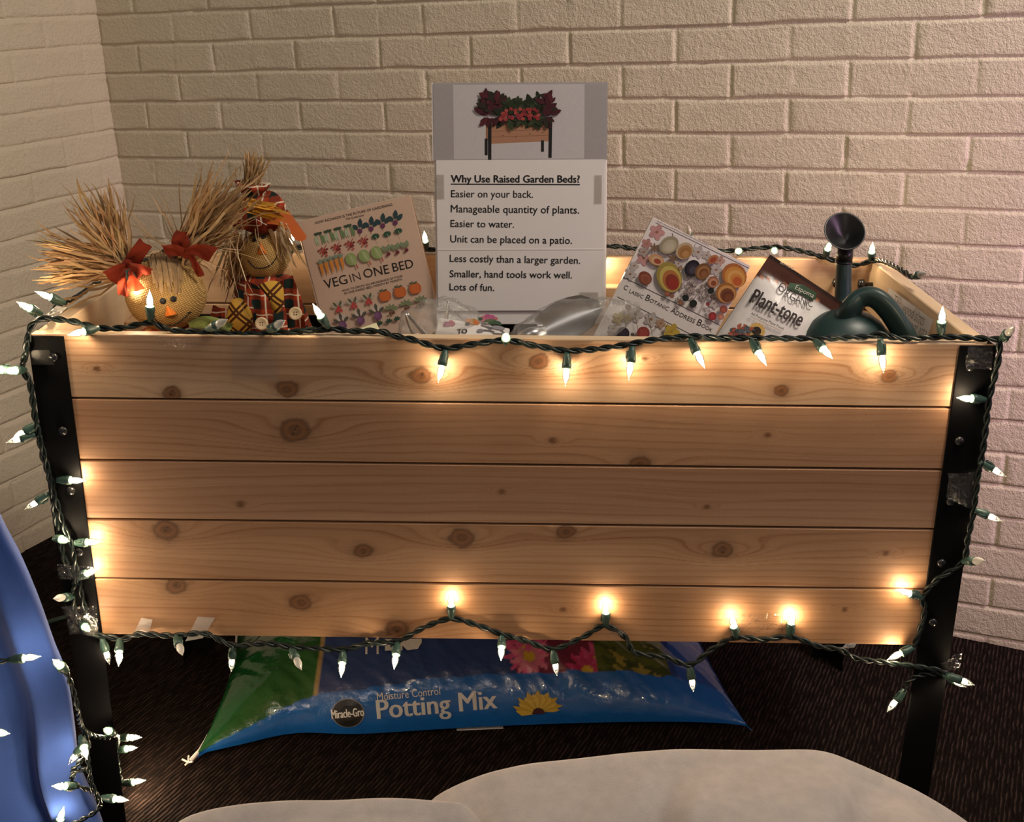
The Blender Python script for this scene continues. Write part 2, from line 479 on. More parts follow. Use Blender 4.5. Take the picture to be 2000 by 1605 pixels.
def wood_cols(x, z, i, knots, tone):
    """cedar grain of one plank: rings that flow round the knots"""
    s = 40 + i * 7
    r = z + .034 * (fbm(x * 1.9 + i * 3, z * 9, s) - .5) + .006 * (fbm(x * 7, z * 40, s + 3) - .5)
    k = np.zeros_like(x); kd = np.full_like(x, 9.0)
    for kx, kz, ks, am in knots:
        dx = x - kx; dz = z - kz
        r = r + am * .034 * np.exp(-(dx / (5.2 * ks)) ** 2 - (dz / (1.5 * ks)) ** 2) - .5 * dz * np.exp(-(dx / (3 * ks)) ** 2 - (dz / (1.6 * ks)) ** 2)
        d = np.sqrt((dx / 1.25) ** 2 + dz ** 2) / ks * (1 + .55 * (fbm(x * 70, z * 70, s + 5) - .5)); kd = np.minimum(kd, d)
    t = r * (92 + 20 * math.sin(i * 2.1)); fr = t - np.floor(t)
    amp = (.30 + .70 * hashn(np.floor(t), np.floor(t) * 0, s + 9)) * (.45 + .75 * fbm(x * 2.2, z * 14, s + 19))
    late = np.clip((fr - .45) / .45, 0, 1) ** 2 * np.clip((1 - fr) / .08, 0, 1) * amp
    band = fbm(r * 22, x * .6, s + 12); fib = vn(x * 14, z * 900, s + 15); fine = .5 + .5 * np.sin(t * 2 * PI * 4.2 + 3 * fib)
    light = np.array(tone[0]); dark = np.array(tone[1])
    hair = np.clip((vn(x * 5 + 40, r * 620, s + 23) - .62) / .3, 0, 1) * fbm(x * 3, z * 20, s + 25)
    f = np.clip(.62 * late + 1.05 * (band - .38) + .30 * hair + .16 * (fib - .5) + .06 * fine + .10, 0, 1)[..., None]
    c = light * (1 - f) + dark * f
    kin = np.clip((1.05 - kd) / .15, 0, 1)[..., None]; halo = np.clip((2.0 - kd) / 1.0, 0, 1)[..., None]
    ring = (.5 + .5 * np.sin(kd * 11 + 3 * fbm(x * 90, z * 90, s + 6)))[..., None]; kc = np.array((.31, .138, .060)) * (.66 + .34 * ring) * (.62 + .38 * np.clip(kd, 0, 1)[..., None])
    core = np.zeros_like(x)
    for n_, (kx, kz, ks, am) in enumerate(knots):
        if n_ % 2: continue
        a = 1.1 + n_ * 1.7; p_ = ((x - kx) * math.cos(a) + (z - kz) * math.sin(a)) / ks; q_ = (-(x - kx) * math.sin(a) + (z - kz) * math.cos(a)) / ks + .25 * p_ * p_ - .08
        core = np.maximum(core, np.clip((.07 - np.abs(q_)) / .06, 0, 1) * np.clip((.62 - np.abs(p_)) / .2, 0, 1))
    core = core[..., None]
    edge = np.exp(-((kd - 1.0) / .10) ** 2)[..., None]
    c = c * (1 - .22 * halo) ; c = c * (1 - kin) + kc * kin; c = c * (1 - .42 * edge) * (1 - .8 * core)
    return c * .80


def fx(u, v): p = PY(u, v, 0); return p.x, p.z
KN = [[(335, 768, .010, .5), (560, 760, .010, .6), (823, 735, .0105, 1.5), (1052, 706, .0105, 1.3), (1737, 733, .008, 1.2), (1525, 763, .008, .4), (190, 720, .003, 1.2), (1260, 700, .003, .9)],
      [(577, 840, .0155, .8), (1250, 906, .010, .5), (1080, 860, .004, .5), (1500, 850, .003, -.8)],
      [(470, 985, .004, .4), (980, 960, .003, .5), (1380, 990, .003, .7)],
      [(325, 1036, .0135, .9), (903, 1050, .0125, 1.0), (710, 1076, .0095, .8), (1106, 1038, .009, .5), (1412, 1074, .0105, 1.3), (1730, 1080, .003, 1.3)],
      [(345, 1142, .012, .6), (590, 1177, .0115, .6), (775, 1229, .0125, .7), (1100, 1190, .003, .9), (1650, 1190, .003, 1.1)]]
TONE = [((.62, .405, .25), (.33, .165, .082)), ((.54, .31, .175), (.29, .125, .056)), ((.56, .335, .20), (.30, .135, .066)),
        ((.56, .325, .18), (.29, .122, .052)), ((.57, .325, .17), (.29, .122, .050))]
pl = thing('raised_garden_bed', 'cedar raised garden bed box on black metal legs wrapped with lights', 'planter', (0, D / 2, 0))
m = M(); cols = []
for i in range(5):
    zt, zb = ZS[i] - .0012, ZS[i + 1] + .0012
    kn = [fx(u, v) + (s, a) for u, v, s, a in KN[i]]
    nx, nz = 400, 70; zz = np.linspace(zb, zt, nz); xs = np.linspace(-.6055, .6055, nx)
    X, Z = np.meshgrid(xs, zz); edge = np.minimum(Z - zb, zt - Z); Y = np.where(edge < 1e-6, .0015, 0.0)
    cc = wood_cols(X, Z, i, kn, TONE[i]); b = len(m.v)
    m.grid(np.stack([X, Y, Z], -1).reshape(-1, 3).tolist(), nx, nz); cols.append(cc.reshape(-1, 3))
    # rim, underside and inner face of the plank (end-grain pale edge)
    for z, q in ((zt, 1), (zb, -1)):
        X2, Y2 = np.meshgrid(xs[::8], np.array([.0015, .010, .019]))
        m.grid(np.stack([X2, Y2, np.full_like(X2, z)], -1).reshape(-1, 3).tolist(), len(xs[::8]), 3)
        pale = np.array((.74, .55, .36)) if (i == 0 and q > 0) else np.array((.45, .26, .14))
        cols.append((pale * (.9 + .2 * fbm(X2 * 5, Y2 * 200, 3)[..., None])).reshape(-1, 3))
    Z3, X3 = np.meshgrid(np.linspace(zb, zt, 8), xs[::8], indexing='ij')
    m.grid(np.stack([X3, np.full_like(X3, .019), Z3], -1).reshape(-1, 3).tolist(), X3.shape[1], 8)
    cols.append((np.array((.52, .32, .18)) * (.85 + .3 * fbm(X3 * 4, Z3 * 120, 8)[..., None])).reshape(-1, 3))
m.build('front_panel', MBOARD, pl, colors=np.concatenate(cols))
for nm, x0, x1, y0, y1 in (('back_panel', -.6055, .6055, D - .019, D), ('side_panel', -.6055, -.584, .0195, D - .0195), ('side_panel', .584, .6055, .0195, D - .0195)):
    m = M()
    for i in range(5):
        zt, zb = ZS[i] - .0012, ZS[i + 1] + .0012
        m.box(((x0 + x1) / 2, (y0 + y1) / 2, (zt + zb) / 2), (x1 - x0, y1 - y0, zt - zb), bev=.0015)
    m.build(nm, MCEDAR if nm == 'back_panel' else MPINE, pl)
m = M(); m.box((0, D / 2, .34), (1.165, D - .042, .012)); m.build('bottom_panel', MCEDAR, pl)
m = M(); m.box((0, D / 2, .57), (1.164, D - .042, .006)); m.box((-.24, D - .024, .617), (.68, .005, .088)); m.build('liner_dark_strip', MLINER_STRIP, pl)  # added black floor sheet; upright strip stands in for shade at the back
for sx in (-1, 1):
    for y0, sy in ((0, 1), (D, -1)):
        m = M(); w = .046
        m.box((sx * (.609 - w / 2), y0 - sy * .0015, .381), (w, .003, .762), bev=.0007)
        m.box((sx * .6075, y0 + sy * w / 2, .381), (.003, w, .762), bev=.0007)
        lg = m.build('leg', MBLACK, pl)
        for z in ([.735, .635, .55, .46, .37] if sy > 0 else []):
            b = M(); b.lathe([(0, .004), (.0045, .0035), (.0062, .001), (.0062, 0)], Matrix.Translation((sx * (.609 - w / 2 - .007), -.003, z)) @ Matrix.Rotation(PI / 2, 4, 'X'), 14)
            b.build('bolt', MBOLT, lg, True)
for x, y in ((.569, .30), (.569, .06), (-.569, .30), (-.569, .06), (.16, D - .033)):
    m = M(); m.box((x, y, .655) if y < .4 else (x, y, .66), (.028, .05, .10) if y < .4 else (.03, .026, .12), bev=.002); m.build('corner_block', MCEDAR, pl)
for x, y, rt in ((.572, .46, 'Y'), (.53, .479, 'X')):
    m = M(); R = Matrix.Rotation(-PI / 2 if rt == 'Y' else PI / 2, 4, rt)
    m.lathe([(.004, 0), (.004, .014), (.009, .014), (.009, .022), (0, .024)], Matrix.Translation((.584 if rt == 'Y' else x, y if rt == 'Y' else .486, .728)) @ R, 10)
    m.build('bolt', MBOLT, pl, True)

# ------------------------------------------------------------------ strings of lights
LS, LB = .019, .019
m = M(); m.lathe([(.0001, -.001), (.0036, -.001), (.0042, .004), (.0052, .006), (.0056, .012), (.0062, .0135), (.0060, LS), (.0046, LS + .0005), (.0001, LS + .0005)], None, 14); m.box((.0058, 0, .010), (.003, .004, .010), bev=.001)
SOCK = m.build('socket', MSOCK, None, True); SOCKM = SOCK.data; bpy.data.objects.remove(SOCK)


def bulb_mesh(lit):
    m = M(); m.lathe([(.0036, .0), (.0048, .004), (.0052, .008), (.0042, .013), (.0024, .0175), (.0013, .0195), (.0009, .022), (.0001, .0222)], None, 12)
    if lit: m.ell((0, 0, .0058), (.0036, .0036, .0058), None, 12, 8, 1)
    o = m.build('bulb', [MGLASS, MFIL] if lit else [MDEAD, MDEAD], None, True)
    me = o.data; bpy.data.objects.remove(o); return me


# meshes are built with z = 0 at their lowest point
BULBL, BULBD = bulb_mesh(True), bulb_mesh(False)
PLIGHT = bpy.data.lights.new('lamp_glow', 'POINT'); PLIGHT.energy = .15; PLIGHT.color = (1, .74, .46); PLIGHT.shadow_soft_size = .003
rnd = random.Random(4)


def lamp(root, base, tip, lit=1, power=1.0):
    base = Vector(base); d = (Vector(tip) - base).normalized(); q = d.to_track_quat('Z', 'Y').to_matrix().to_4x4() @ Matrix.Rotation(rnd.uniform(0, 6), 4, 'Z')
    s = bpy.data.objects.new('socket', SOCKM); C.objects.link(s); s.matrix_basis = Matrix.Translation(base) @ q; put(s, root)
    b = bpy.data.objects.new('bulb', BULBL if lit else BULBD); C.objects.link(b); b.matrix_basis = Matrix.Translation(base + d * (LS + .001)) @ q; put(b, s)
    if lit:
        L = PLIGHT
        if power != 1: L = PLIGHT.copy(); L.energy = PLIGHT.energy * power
        l = bpy.data.objects.new('lamp_glow', L); C.objects.link(l); l.matrix_basis = Matrix.Translation(base + d * (LS + .008)) @ q; put(l, b)


def lampP(root, u0, v0, y0, u1, v1, lit=1, sg=-1, power=1.0, dmax=.03):
    """lamp whose base and tip follow the photograph's sight lines, true length kept"""
    a = PY(u0, v0, y0); t = PY(u1, v1, y0); L = LS + LB; lat = (t - a).length
    if lat < L:
        lo, hi = 0.0, L
        for _ in range(30):
            mid = (lo + hi) / 2
            if (PY(u1, v1, y0 + sg * mid) - a).length < L: lo = mid
            else: hi = mid
        t = PY(u1, v1, y0 + sg * min(lo, dmax))
    lamp(root, a, t, lit, power)


def twisted(m, pts, r=.0024, strands=2, pitch=.038, amp=.0022, n=6):
    P = spl(pts, 10); T = 0; ph = rnd.uniform(0, 6); lines = [[] for _ in range(strands)]
    for i, p in enumerate(P):
        t = (P[min(i + 1, len(P) - 1)] - P[max(i - 1, 0)]).normalized()
        u = t.cross(Vector((0, .3, 1))).normalized() if abs(t.z) < .95 else t.cross(Vector((1, 0, 0))).normalized(); w = t.cross(u)
        if i: T += (p - P[i - 1]).length
        for k in range(strands):
            a = ph + T / pitch * 2 * PI + k * 2 * PI / strands; lines[k].append(p + (u * math.cos(a) + w * math.sin(a)) * amp)
    for l in lines: m.tube(l, r, n)


g = 'strings of warm white lights on the garden bed'
st1 = thing('light_string', 'string of warm white lights laid along the rim of the wooden garden bed', 'string lights', (0, 0, .768), g)
m = M()
rim = [(54, 668, -.006), (57, 645, -.004), (70, 628, .0), (92, 622, .006), (145, 628, .010), (190, 640, .006), (240, 640, .010), (294, 630, .016), (330, 643, .012), (400, 648, .011), (470, 652, .009), (560, 649, .010), (640, 642, .010), (680, 646, .010), (740, 647, .008), (772, 656, .0), (805, 663, -.007), (865, 680, -.009), (920, 673, -.009), (985, 665, -.009), (1050, 676, -.009), (1108, 685, -.009), (1170, 681, -.009), (1232, 672, -.009), (1275, 664, -.008), (1350, 657, .002), (1400, 660, .002), (1470, 660, -.006), (1600, 661, -.006), (1690, 658, .0), (1722, 652, .004), (1760, 661, .002), (1838, 658, .006), (1900, 660, .006), (1955, 663, -.002)]
twisted(m, [PY(*p) for p in rim])
side = [PY(92, 622, .006), Vector((-.600, .05, .772)), Vector((-.611, .11, .772)), Vector((-.613, .18, .766)), Vector((-.612, .27, .768)), Vector((-.607, .33, .772)), Vector((-.574, .42, .772)), Vector((-.56, .497, .772)), Vector((-.44, .50, .771)), Vector((-.30, .497, .773)), Vector((-.16, .50, .771))] + [PY(u, v, .495) for u, v in ((838, 487), (1000, 487), (1190, 481), (1240, 486), (1330, 490), (1420, 490), (1500, 483), (1530, 484), (1580, 494))] + [PY(1620, 506, .478), PY(1668, 518, .475), PY(1700, 510, .47), PY(1722, 509, .43), PY(1755, 524, .34), PY(1782, 541, .29)]
twisted(m, side); m.build('wire', MWIRE, st1, True)
for a in [(192, 640, .002, 138, 653), (294, 627, .016, 292, 572), (406, 643, .008, 440, 626, 0), (524, 645, .006, 553, 628, 0), (641, 640, .006, 614, 598), (871, 683, -.010, 861, 726, 1, -1, 1, .009), (988, 668, -.012, 988, 655), (1108, 688, -.010, 1106, 728, 1, -1, 1, .009), (1234, 676, -.010, 1230, 722, 1, -1, 1, .009), (1348, 662, -.010, 1366, 698, 1, -1, 1, .016), (1468, 664, -.010, 1482, 688, 1, -1, 1, .016), (1592, 664, -.010, 1606, 679, 1, -1, 1, .016), (1720, 662, -.010, 1724, 708, 1, -1, 1, .009), (1838, 656, .006, 1841, 604), (1956, 664, -.004, 1979, 640, 0),
          (80, 614, .03, 38, 592), (126, 592, .09, 74, 571), (232, 497, .40, 240, 470, 1, -1), (832, 487, .49, 829, 455), (1345, 472, .49, 1344, 443, 0), (1446, 492, .488, 1440, 490), (1512, 487, .488, 1513, 491), (1612, 500, .478, 1621, 474), (1702, 508, .47, 1704, 477), (1782, 541, .29, 1803, 535, 0), (1178, 485, .48, 1176, 528), (566, 500, .40, 572, 450), (250, 526, .086, 259, 552, 1, -1, 2.2, .002)]:
    lampP(st1, *a)

st2 = thing('light_string', 'string of white lights down the black legs and along the bottom board', 'string lights', (0, -.01, .3306), g)
m = M(); q = -.010
down = [(52, 664), (50, 690), (44, 720), (58, 747), (66, 800), (74, 840), (85, 895), (100, 938), (104, 970), (108, 1010), (118, 1050), (124, 1085), (136, 1112), (148, 1130), (142, 1160), (150, 1205), (168, 1234), (212, 1243), (240, 1248), (272, 1238), (340, 1241), (400, 1237), (454, 1259), (520, 1256), (568, 1263), (620, 1266), (670, 1268), (720, 1256), (776, 1252), (830, 1224), (882, 1208), (935, 1222), (980, 1238), (1030, 1252), (1080, 1267), (1140, 1243), (1180, 1222), (1220, 1243), (1240, 1274), (1300, 1283), (1348, 1298), (1390, 1268), (1435, 1245), (1490, 1249), (1543, 1243), (1600, 1262), (1640, 1268), (1670, 1285), (1720, 1292), (1780, 1300), (1830, 1308), (1850, 1316)]
twisted(m, [PY(u, v, q) for u, v in down])
twisted(m, [PY(u, v, q - .003) for u, v in ((76, 850), (90, 900), (98, 940), (112, 985), (125, 1030), (140, 1062), (146, 1100), (154, 1130), (160, 1165), (172, 1205))], .0018)
twisted(m, [PY(u, v, q) for u, v in ((1785, 1262), (1798, 1225), (1806, 1190), (1802, 1166), (1832, 1130), (1880, 1098), (1890, 1050), (1901, 1000), (1910, 930), (1916, 900), (1925, 840), (1930, 790), (1941, 740), (1951, 695), (1952, 668))])
twisted(m, [PY(u, v, q) for u, v in ((1845, 1316), (1800, 1318), (1775, 1330), (1765, 1350))], .0016, 2, .03, .0025)
m.build('wire', MWIRE, st2, True)
for a in [(48, 722, q, 18, 724), (26, 720, q, -12, 722), (74, 828, q, 24, 858), (70, 848, q, 10, 865), (112, 938, q, 162, 938), (97, 965, q, 46, 996), (106, 1050, q, 132, 1056), (144, 1060, q, 192, 1058), (148, 1130, q, 188, 1112), (142, 1164, q, 112, 1168, 0), (160, 1215, q, 172, 1230), (200, 1246, q, 213, 1294), (234, 1248, q, 232, 1292), (344, 1242, q, 354, 1272, 0), (454, 1260, q, 452, 1308), (568, 1266, q, 586, 1302, 0), (670, 1270, q, 667, 1312), (776, 1254, q, 771, 1296), (882, 1208, q, 881, 1155, 1, -1, 1, .012), (980, 1240, q, 979, 1278), (1080, 1268, q, 1089, 1326), (1182, 1222, q, 1184, 1170, 1, -1, 1, .012), (1348, 1300, q, 1355, 1356), (1438, 1244, q, 1430, 1204, 1, -1, 1, .012), (1542, 1243, q, 1549, 1194, 1, -1, 1, .012), (1786, 1262, q, 1738, 1286), (1802, 1166, q, 1755, 1152, 1, -1, 1, .012),
          (1924, 781, q, 1874, 777), (1914, 900, q, 1962, 929), (1902, 996, q, 1959, 1018), (1882, 1097, q, 1918, 1095, 0), (1840, 1314, q, 1894, 1346), (1850, 1318, q - .01, 1904, 1338), (1767, 1346, q, 1735, 1387)]:
    lampP(st2, *a)

# ------------------------------------------------------------------ flat print on paper and covers
_tc = {}


def glyphs(txt, bold=0.0, shear=0.0, spacing=1.0):
    k = (txt, bold, shear, spacing)
    if k not in _tc:
        cu = bpy.data.curves.new('t', 'FONT'); cu.body = txt; cu.size = 1; cu.offset = bold; cu.shear = shear; cu.space_character = spacing; cu.resolution_u = 3
        o = bpy.data.objects.new('t', cu); me = bpy.data.meshes.new_from_object(o)
        v = np.array([p.co[:] for p in me.vertices]).reshape(-1, 3); f = [list(p.vertices) for p in me.polygons]
        bpy.data.objects.remove(o); bpy.data.meshes.remove(me); bpy.data.curves.remove(cu); _tc[k] = (v, f)
    return _tc[k]


class Sheet:
    """a flat face in space with its own 2-D frame; print is laid on it in thin layers"""

    def __init__(s, o, U, V, lift=.0004):
        s.o = Vector(o); s.U = Vector(U).normalized(); s.V = (Vector(V) - s.U * Vector(V).dot(s.U)).normalized(); s.N = s.U.cross(s.V)
        s.m = M(); s.k = 0; s.lift = lift; s.step = .000012

    def uv(s, u, v): p = PN(u, v, s.o, s.N) - s.o; return p.dot(s.U), p.dot(s.V)
    def at(s, a, b, h=0): return s.o + s.U * a + s.V * b + s.N * h

    def poly(s, pts, col, bump=True):
        if bump: s.k += 1
        h = s.lift + s.k * s.step; s.m.add([s.at(a, b, h) for a, b in pts], [list(range(len(pts)))], 0, col)

    def ell(s, c, rx_, ry_, col, ang=0, n=18, a0=0, a1=2 * PI):
        ca, sa = math.cos(ang), math.sin(ang); P = []
        for i in range(n):
            t = a0 + (a1 - a0) * i / (n if a1 - a0 > 6.2 else n - 1); x, y = rx_ * math.cos(t), ry_ * math.sin(t)
            P.append((c[0] + x * ca - y * sa, c[1] + x * sa + y * ca))
        s.poly(P, col)

    def leaf(s, a, b, w, col, bend=0):
        d = Vector((b[0] - a[0], b[1] - a[1])); n = Vector((-d.y, d.x)).normalized() if d.length else Vector((0, 1)); L = []; R_ = []
        for i in range(9):
            t = i / 8; k = w * math.sin(PI * t) ** .8; q = Vector(a) + d * t + n * bend * math.sin(PI * t)
            L.append(tuple(q + n * k)); R_.append(tuple(q - n * k))
        s.poly(L + R_[::-1][1:-1], col)

    def line(s, pts, w, col):
        s.k += 1; h = s.lift + s.k * s.step
        for (a, b) in zip(pts, pts[1:]):
            d = Vector((b[0] - a[0], b[1] - a[1]))
            if d.length < 1e-9: continue
            n = Vector((-d.y, d.x)).normalized() * w / 2; e = d.normalized() * w * .3; a, b = Vector(a) - e, Vector(b) + e
            s.m.add([s.at(*(a + n), h), s.at(*(a - n), h), s.at(*(b - n), h), s.at(*(b + n), h)], [(0, 1, 2, 3)], 0, col)

    def text(s, txt, a, b, col, bold=0.0, h=None, shear=0.0, spacing=1.0):
        if bold > 0:                     # heavier strokes: the same letters printed again a hair aside
            ln = math.hypot(b[0] - a[0], b[1] - a[1]); e = bold * ln / max(1, len(txt)) * .75
            for dx, dy in ((e, 0), (-e, 0), (0, e * .7), (0, -e * .7)): s.text(txt, (a[0] + dx, a[1] + dy), (b[0] + dx, b[1] + dy), col, 0.0, h, shear, spacing)
            return
        """text with its baseline running from a to b (2-D points)"""
        v, f = glyphs(txt, bold, shear, spacing); d = Vector((b[0] - a[0], b[1] - a[1])); x0, x1 = v[:, 0].min(), v[:, 0].max()
        sx = d.length / (x1 - x0); sy = sx if h is None else h / v[:, 1].max(); e = d.normalized(); n = Vector((-e.y, e.x)); s.k += 1; lv = s.lift + s.k * s.step
        P = [Vector(a) + e * (q[0] - x0) * sx + n * q[1] * sy for q in v]
        s.m.add([s.at(p.x, p.y, lv) for p in P], f, 0, col)

    def tpx(s, txt, x0, y0, x1, y1, col, **kw): s.text(txt, s.uv(x0, y0), s.uv(x1, y1), col, **kw)
    def build(s, name, mat, parent): return s.m.build(name, mat, parent)


def tilted(u, v, y, tilt, u2, v2):
    """frame of a plane through pixel (u,v) at depth y, leaning back by tilt; U runs toward pixel (u2,v2)"""
    o = PY(u, v, y); n = Vector((0, -math.cos(tilt), math.sin(tilt))); U = PN(u2, v2, o, n) - o; return o, U.normalized(), n.cross(U).normalized(), U.length


BK = (.012, .012, .013)
# ---- poster
o, U, V, wd_ = tilted(846, 162, .43, .20, 1187, 160)
ps = Sheet(o, U, V); hb = -ps.uv(846, 634)[1]
po = thing('sign_poster', 'tall white sign listing reasons to use raised garden beds, standing in the box', 'sign', ps.at(wd_ / 2, -hb, 0))
m = M(); R3 = Matrix((ps.U, ps.V, ps.N)).transposed()
m.box(ps.at(wd_ / 2, -hb / 2, -.004), (wd_, hb, .003), R3, bev=.0008); m.build('backing_board', MPAPER, po)
E0 = ps.uv(885, 163); E1 = ps.uv(1141, 163); E2 = ps.uv(1141, 312)
PS2 = Sheet(ps.o, ps.U, ps.V, .0004)
PS2.poly([(0.0, E2[1]), E2 and (wd_, E2[1]), (wd_, 0), (0, 0)], (.40, .37, .375)); PS2.poly([(E0[0], E2[1] + .002), (E2[0], E2[1] + .002), (E2[0], -.003), (E0[0], -.003)], (.60, .56, .57))
q = lambda *a: [PS2.uv(820 + x / 3.21, 140 + y / 3.21) for x, y in a]
PS2.poly(q((450, 300), (808, 290), (808, 436), (450, 452)), (.44, .22, .13)); PS2.poly(q((413, 285), (450, 300), (450, 452), (413, 420)), (.34, .17, .10))
for i in range(1, 4): PS2.line(q((450, 300 + i * 37), (808, 290 + i * 36)), .0006, (.22, .09, .05))
for x, y in ((480, 330), (560, 350), (640, 345), (720, 325), (520, 400), (600, 410), (690, 390), (770, 380)): PS2.ell(q((x, y))[0], .0016, .0006, (.2, .08, .04))
for a, b in (((438, 300), (438, 554)), ((820, 290), (816, 534)), ((416, 425), (416, 518)), ((769, 436), (769, 496))): PS2.line(q(a, b), .0052 if a[1] < 310 else .0045, BK)
rp = random.Random(2)
for i in range(300):
    x = rp.uniform(405, 830); y = rp.uniform(165, 300) if x < 500 or x > 750 else rp.uniform(200, 300); side_ = x < 500 or x > 760
    a = q((x, y))[0]; an = rp.uniform(.2, 2.9) + (PI if y > 280 else 0); ln = rp.uniform(.008, .019)
    c = rp.choice([(.06, .008, .015), (.09, .012, .02), (.025, .02, .012)]) if side_ else rp.choice([(.02, .035, .012), (.035, .05, .02), (.012, .02, .008)])
    PS2.leaf(a, (a[0] + ln * math.cos(an), a[1] + ln * math.sin(an)), ln * .22, c)
for i in range(40):
    PS2.ell(q((rp.uniform(500, 750), rp.uniform(235, 300)))[0], .0032, .0028, rp.choice([(.30, .03, .03), (.22, .02, .03), (.34, .06, .05)]), n=8)
pic = M(); pic.box(ps.at((E0[0] + E1[0]) / 2, E2[1] / 2, -.001), (wd_, -E2[1], .0006), R3); pp = pic.build('picture_sheet', MPAPER, po)
PS2.build('picture', MPRINT, pp)
a0, b0 = ps.uv(852, 313); a1, b1 = ps.uv(1181, 313); a2, b2 = ps.uv(1181, 606)
m = M(); m.box(ps.at((a0 + a1) / 2, (b0 + b2) / 2, .0012), (a1 - a0, b0 - b2, .0006), R3, bev=.0002); tx = m.build('text_sheet', MPAPER, po)
t = Sheet(ps.at(0, 0, .0016), ps.U, ps.V, .0002)
t.tpx('Why Use Raised Garden Beds?', 881, 356, 1132, 356.5, BK, bold=.09); t.line([t.uv(881, 359.5), t.uv(1132, 360.5)], .0016, BK)
for s_, x0, y0, x1, y1 in (('Easier on your back.', 881, 385, 1041, 386), ('Manageable quantity of plants.', 880.5, 414.5, 1131, 417), ('Easier to water.', 880, 443, 1004, 444.5), ('Unit can be placed on a patio.', 879.5, 473, 1117, 476), ('Less costly than a larger garden.', 878.5, 511, 1133, 515), ('Smaller, hand tools work well.', 878.5, 541, 1117, 543.5), ('Lots of fun.', 878, 566.5, 965, 568)):
    t.tpx(s_, x0, y0, x1, y1, BK, bold=.03)
t.build('lettering', MINK, tx)
m = M(); F0 = ps.uv(850, 488)[1]; m.box(ps.at((a0 + a1) / 2, F0, .0017), (a1 - a0, .0016, .0006), R3); m.build('fold_crease', MPAPER, tx)
for (u, v, w, h) in ((858, 365, 20, 48), (1168, 370, 15, 56), (1150, 580, 38, 20)):
    c = ps.uv(u, v); m = M(); m.box(ps.at(c[0], c[1], .0024), (w / 1290, h / 1290, .0003), R3); m.build('tape', MTAPE, po)
m = M(); m.box(ps.at(wd_ / 2, -hb / 2, .0038), (wd_ + .004, hb + .002, .0012), R3); m.build('clear_cover', clear('acrylic sleeve', .0, (.99, .99, .99), .15, fres=.12), po)


# ---- hardback books
def book(name, label, o, U, V, w, h, th, cov, spine, page):
    s = Sheet(o, U, V); R = Matrix((s.U, s.V, s.N)).transposed()
    b = thing(name, label, 'book', s.at(w / 2, 0, -th))
    for nm, c in (('front_cover', -.0012), ('back_cover', -th + .0012)):
        m = M(); m.box(s.at(w / 2, h / 2, c), (w, h, .0024), R, bev=.0006); m.build(nm, cov, b)
    m = M(); m.box(s.at(-.001, h / 2, -th / 2), (.0024, h, th), R, bev=.0006); m.build('spine', spine, b)
    m = M(); m.box(s.at(w / 2 - .001, h / 2, -th / 2), (w - .008, h - .007, th - .005), R); m.build('pages', page, b)
    s.o = s.at(0, 0, 0); return b, s


MKRAFT = plain('kraft card cover', (.57, .40, .30), .7, .25, .16, 900, .1)
MCREAM = plain('cream book page', (.70, .60, .46), .7, .2)
MSPINE = plain('pale book spine', (.66, .50, .40), .7, .25)
o, U, V, w1 = tilted(580, 433, .40, .22, 801, 380)
H1 = .232; w1 *= 1.0
bk, s = book('gardening_book', 'kraft brown vegetable gardening book with rows of printed vegetables on its cover', o - V * H1, U, V, w1, H1, .022, MKRAFT, MSPINE, MCREAM)
Z = lambda x, y: s.uv(560 + x / 4.545, 370 + y / 4.545)
mm = w1 / 228
s.line([Z(88, 290), Z(300, 1090)], .0012, (.33, .21, .15))
s.text('HOW RICHARDS IS THE FUTURE OF GARDENING', Z(255, 308), Z(940, 143), BK); s.text('THE GUARDIAN', Z(525, 272), Z(688, 236), BK)
for tx_, a, b, bo in (('VEG', (345, 882), (545, 832), .0), ('IN', (575, 826), (663, 800), -.018), ('ONE', (690, 788), (915, 742), .0), ('BED', (948, 730), (1130, 690), .0)): s.text(tx_, Z(*a), Z(*b), BK, bold=bo)
s.text('HOW TO GROW AN ABUNDANCE OF FOOD', Z(495, 908), Z(1030, 775), BK); s.text('IN ONE RAISED BED, MONTH BY MONTH', Z(515, 932), Z(1023, 806), BK)
k = 1 / 4.545 * mm      # metres per zoom pixel


def off(c, *pts): return [(c[0] + x * k, c[1] + y * k) for x, y in pts]


G1, G2, G3 = (.045, .075, .045), (.17, .24, .09), (.30, .37, .16)
for x, y in ((290, 440), (376, 418), (464, 395), (555, 370)):       # pea pods
    c = Z(x, y)
    for dx in (-28, -8, 14, 34): s.leaf(off(c, (dx * .7, 42))[0], off(c, (dx, -58))[0], 9 * k, (.16, .24, .11) if dx % 4 else (.42, .48, .33), .002 * (1 if dx > 0 else -1))
    for a in (2.5, 1.6, .7): s.leaf(off(c, (0, 40))[0], off(c, (48 * math.cos(a), 40 + 40 * math.sin(a) * .6))[0], 13 * k, G1)
for x, y in ((650, 370), (750, 350), (853, 322), (964, 295)):       # beetroots
    c = Z(x, y)
    for a, l in ((2.2, 70), (1.3, 95), (.65, 85)): s.line([c, off(c, (l * .6 * math.cos(a), l * .6 * math.sin(a)))[0]], 5 * k, (.6, .45, .45)); s.leaf(off(c, (l * .3 * math.cos(a), l * .3 * math.sin(a)))[0], off(c, (l * 1.2 * math.cos(a), l * 1.2 * math.sin(a)))[0], 20 * k, (.025, .055, .065))
    s.ell(c, 22 * k, 22 * k, (.13, .035, .09)); s.line(off(c, (-4, -20), (-12, -44)), 3 * k, (.13, .035, .09))
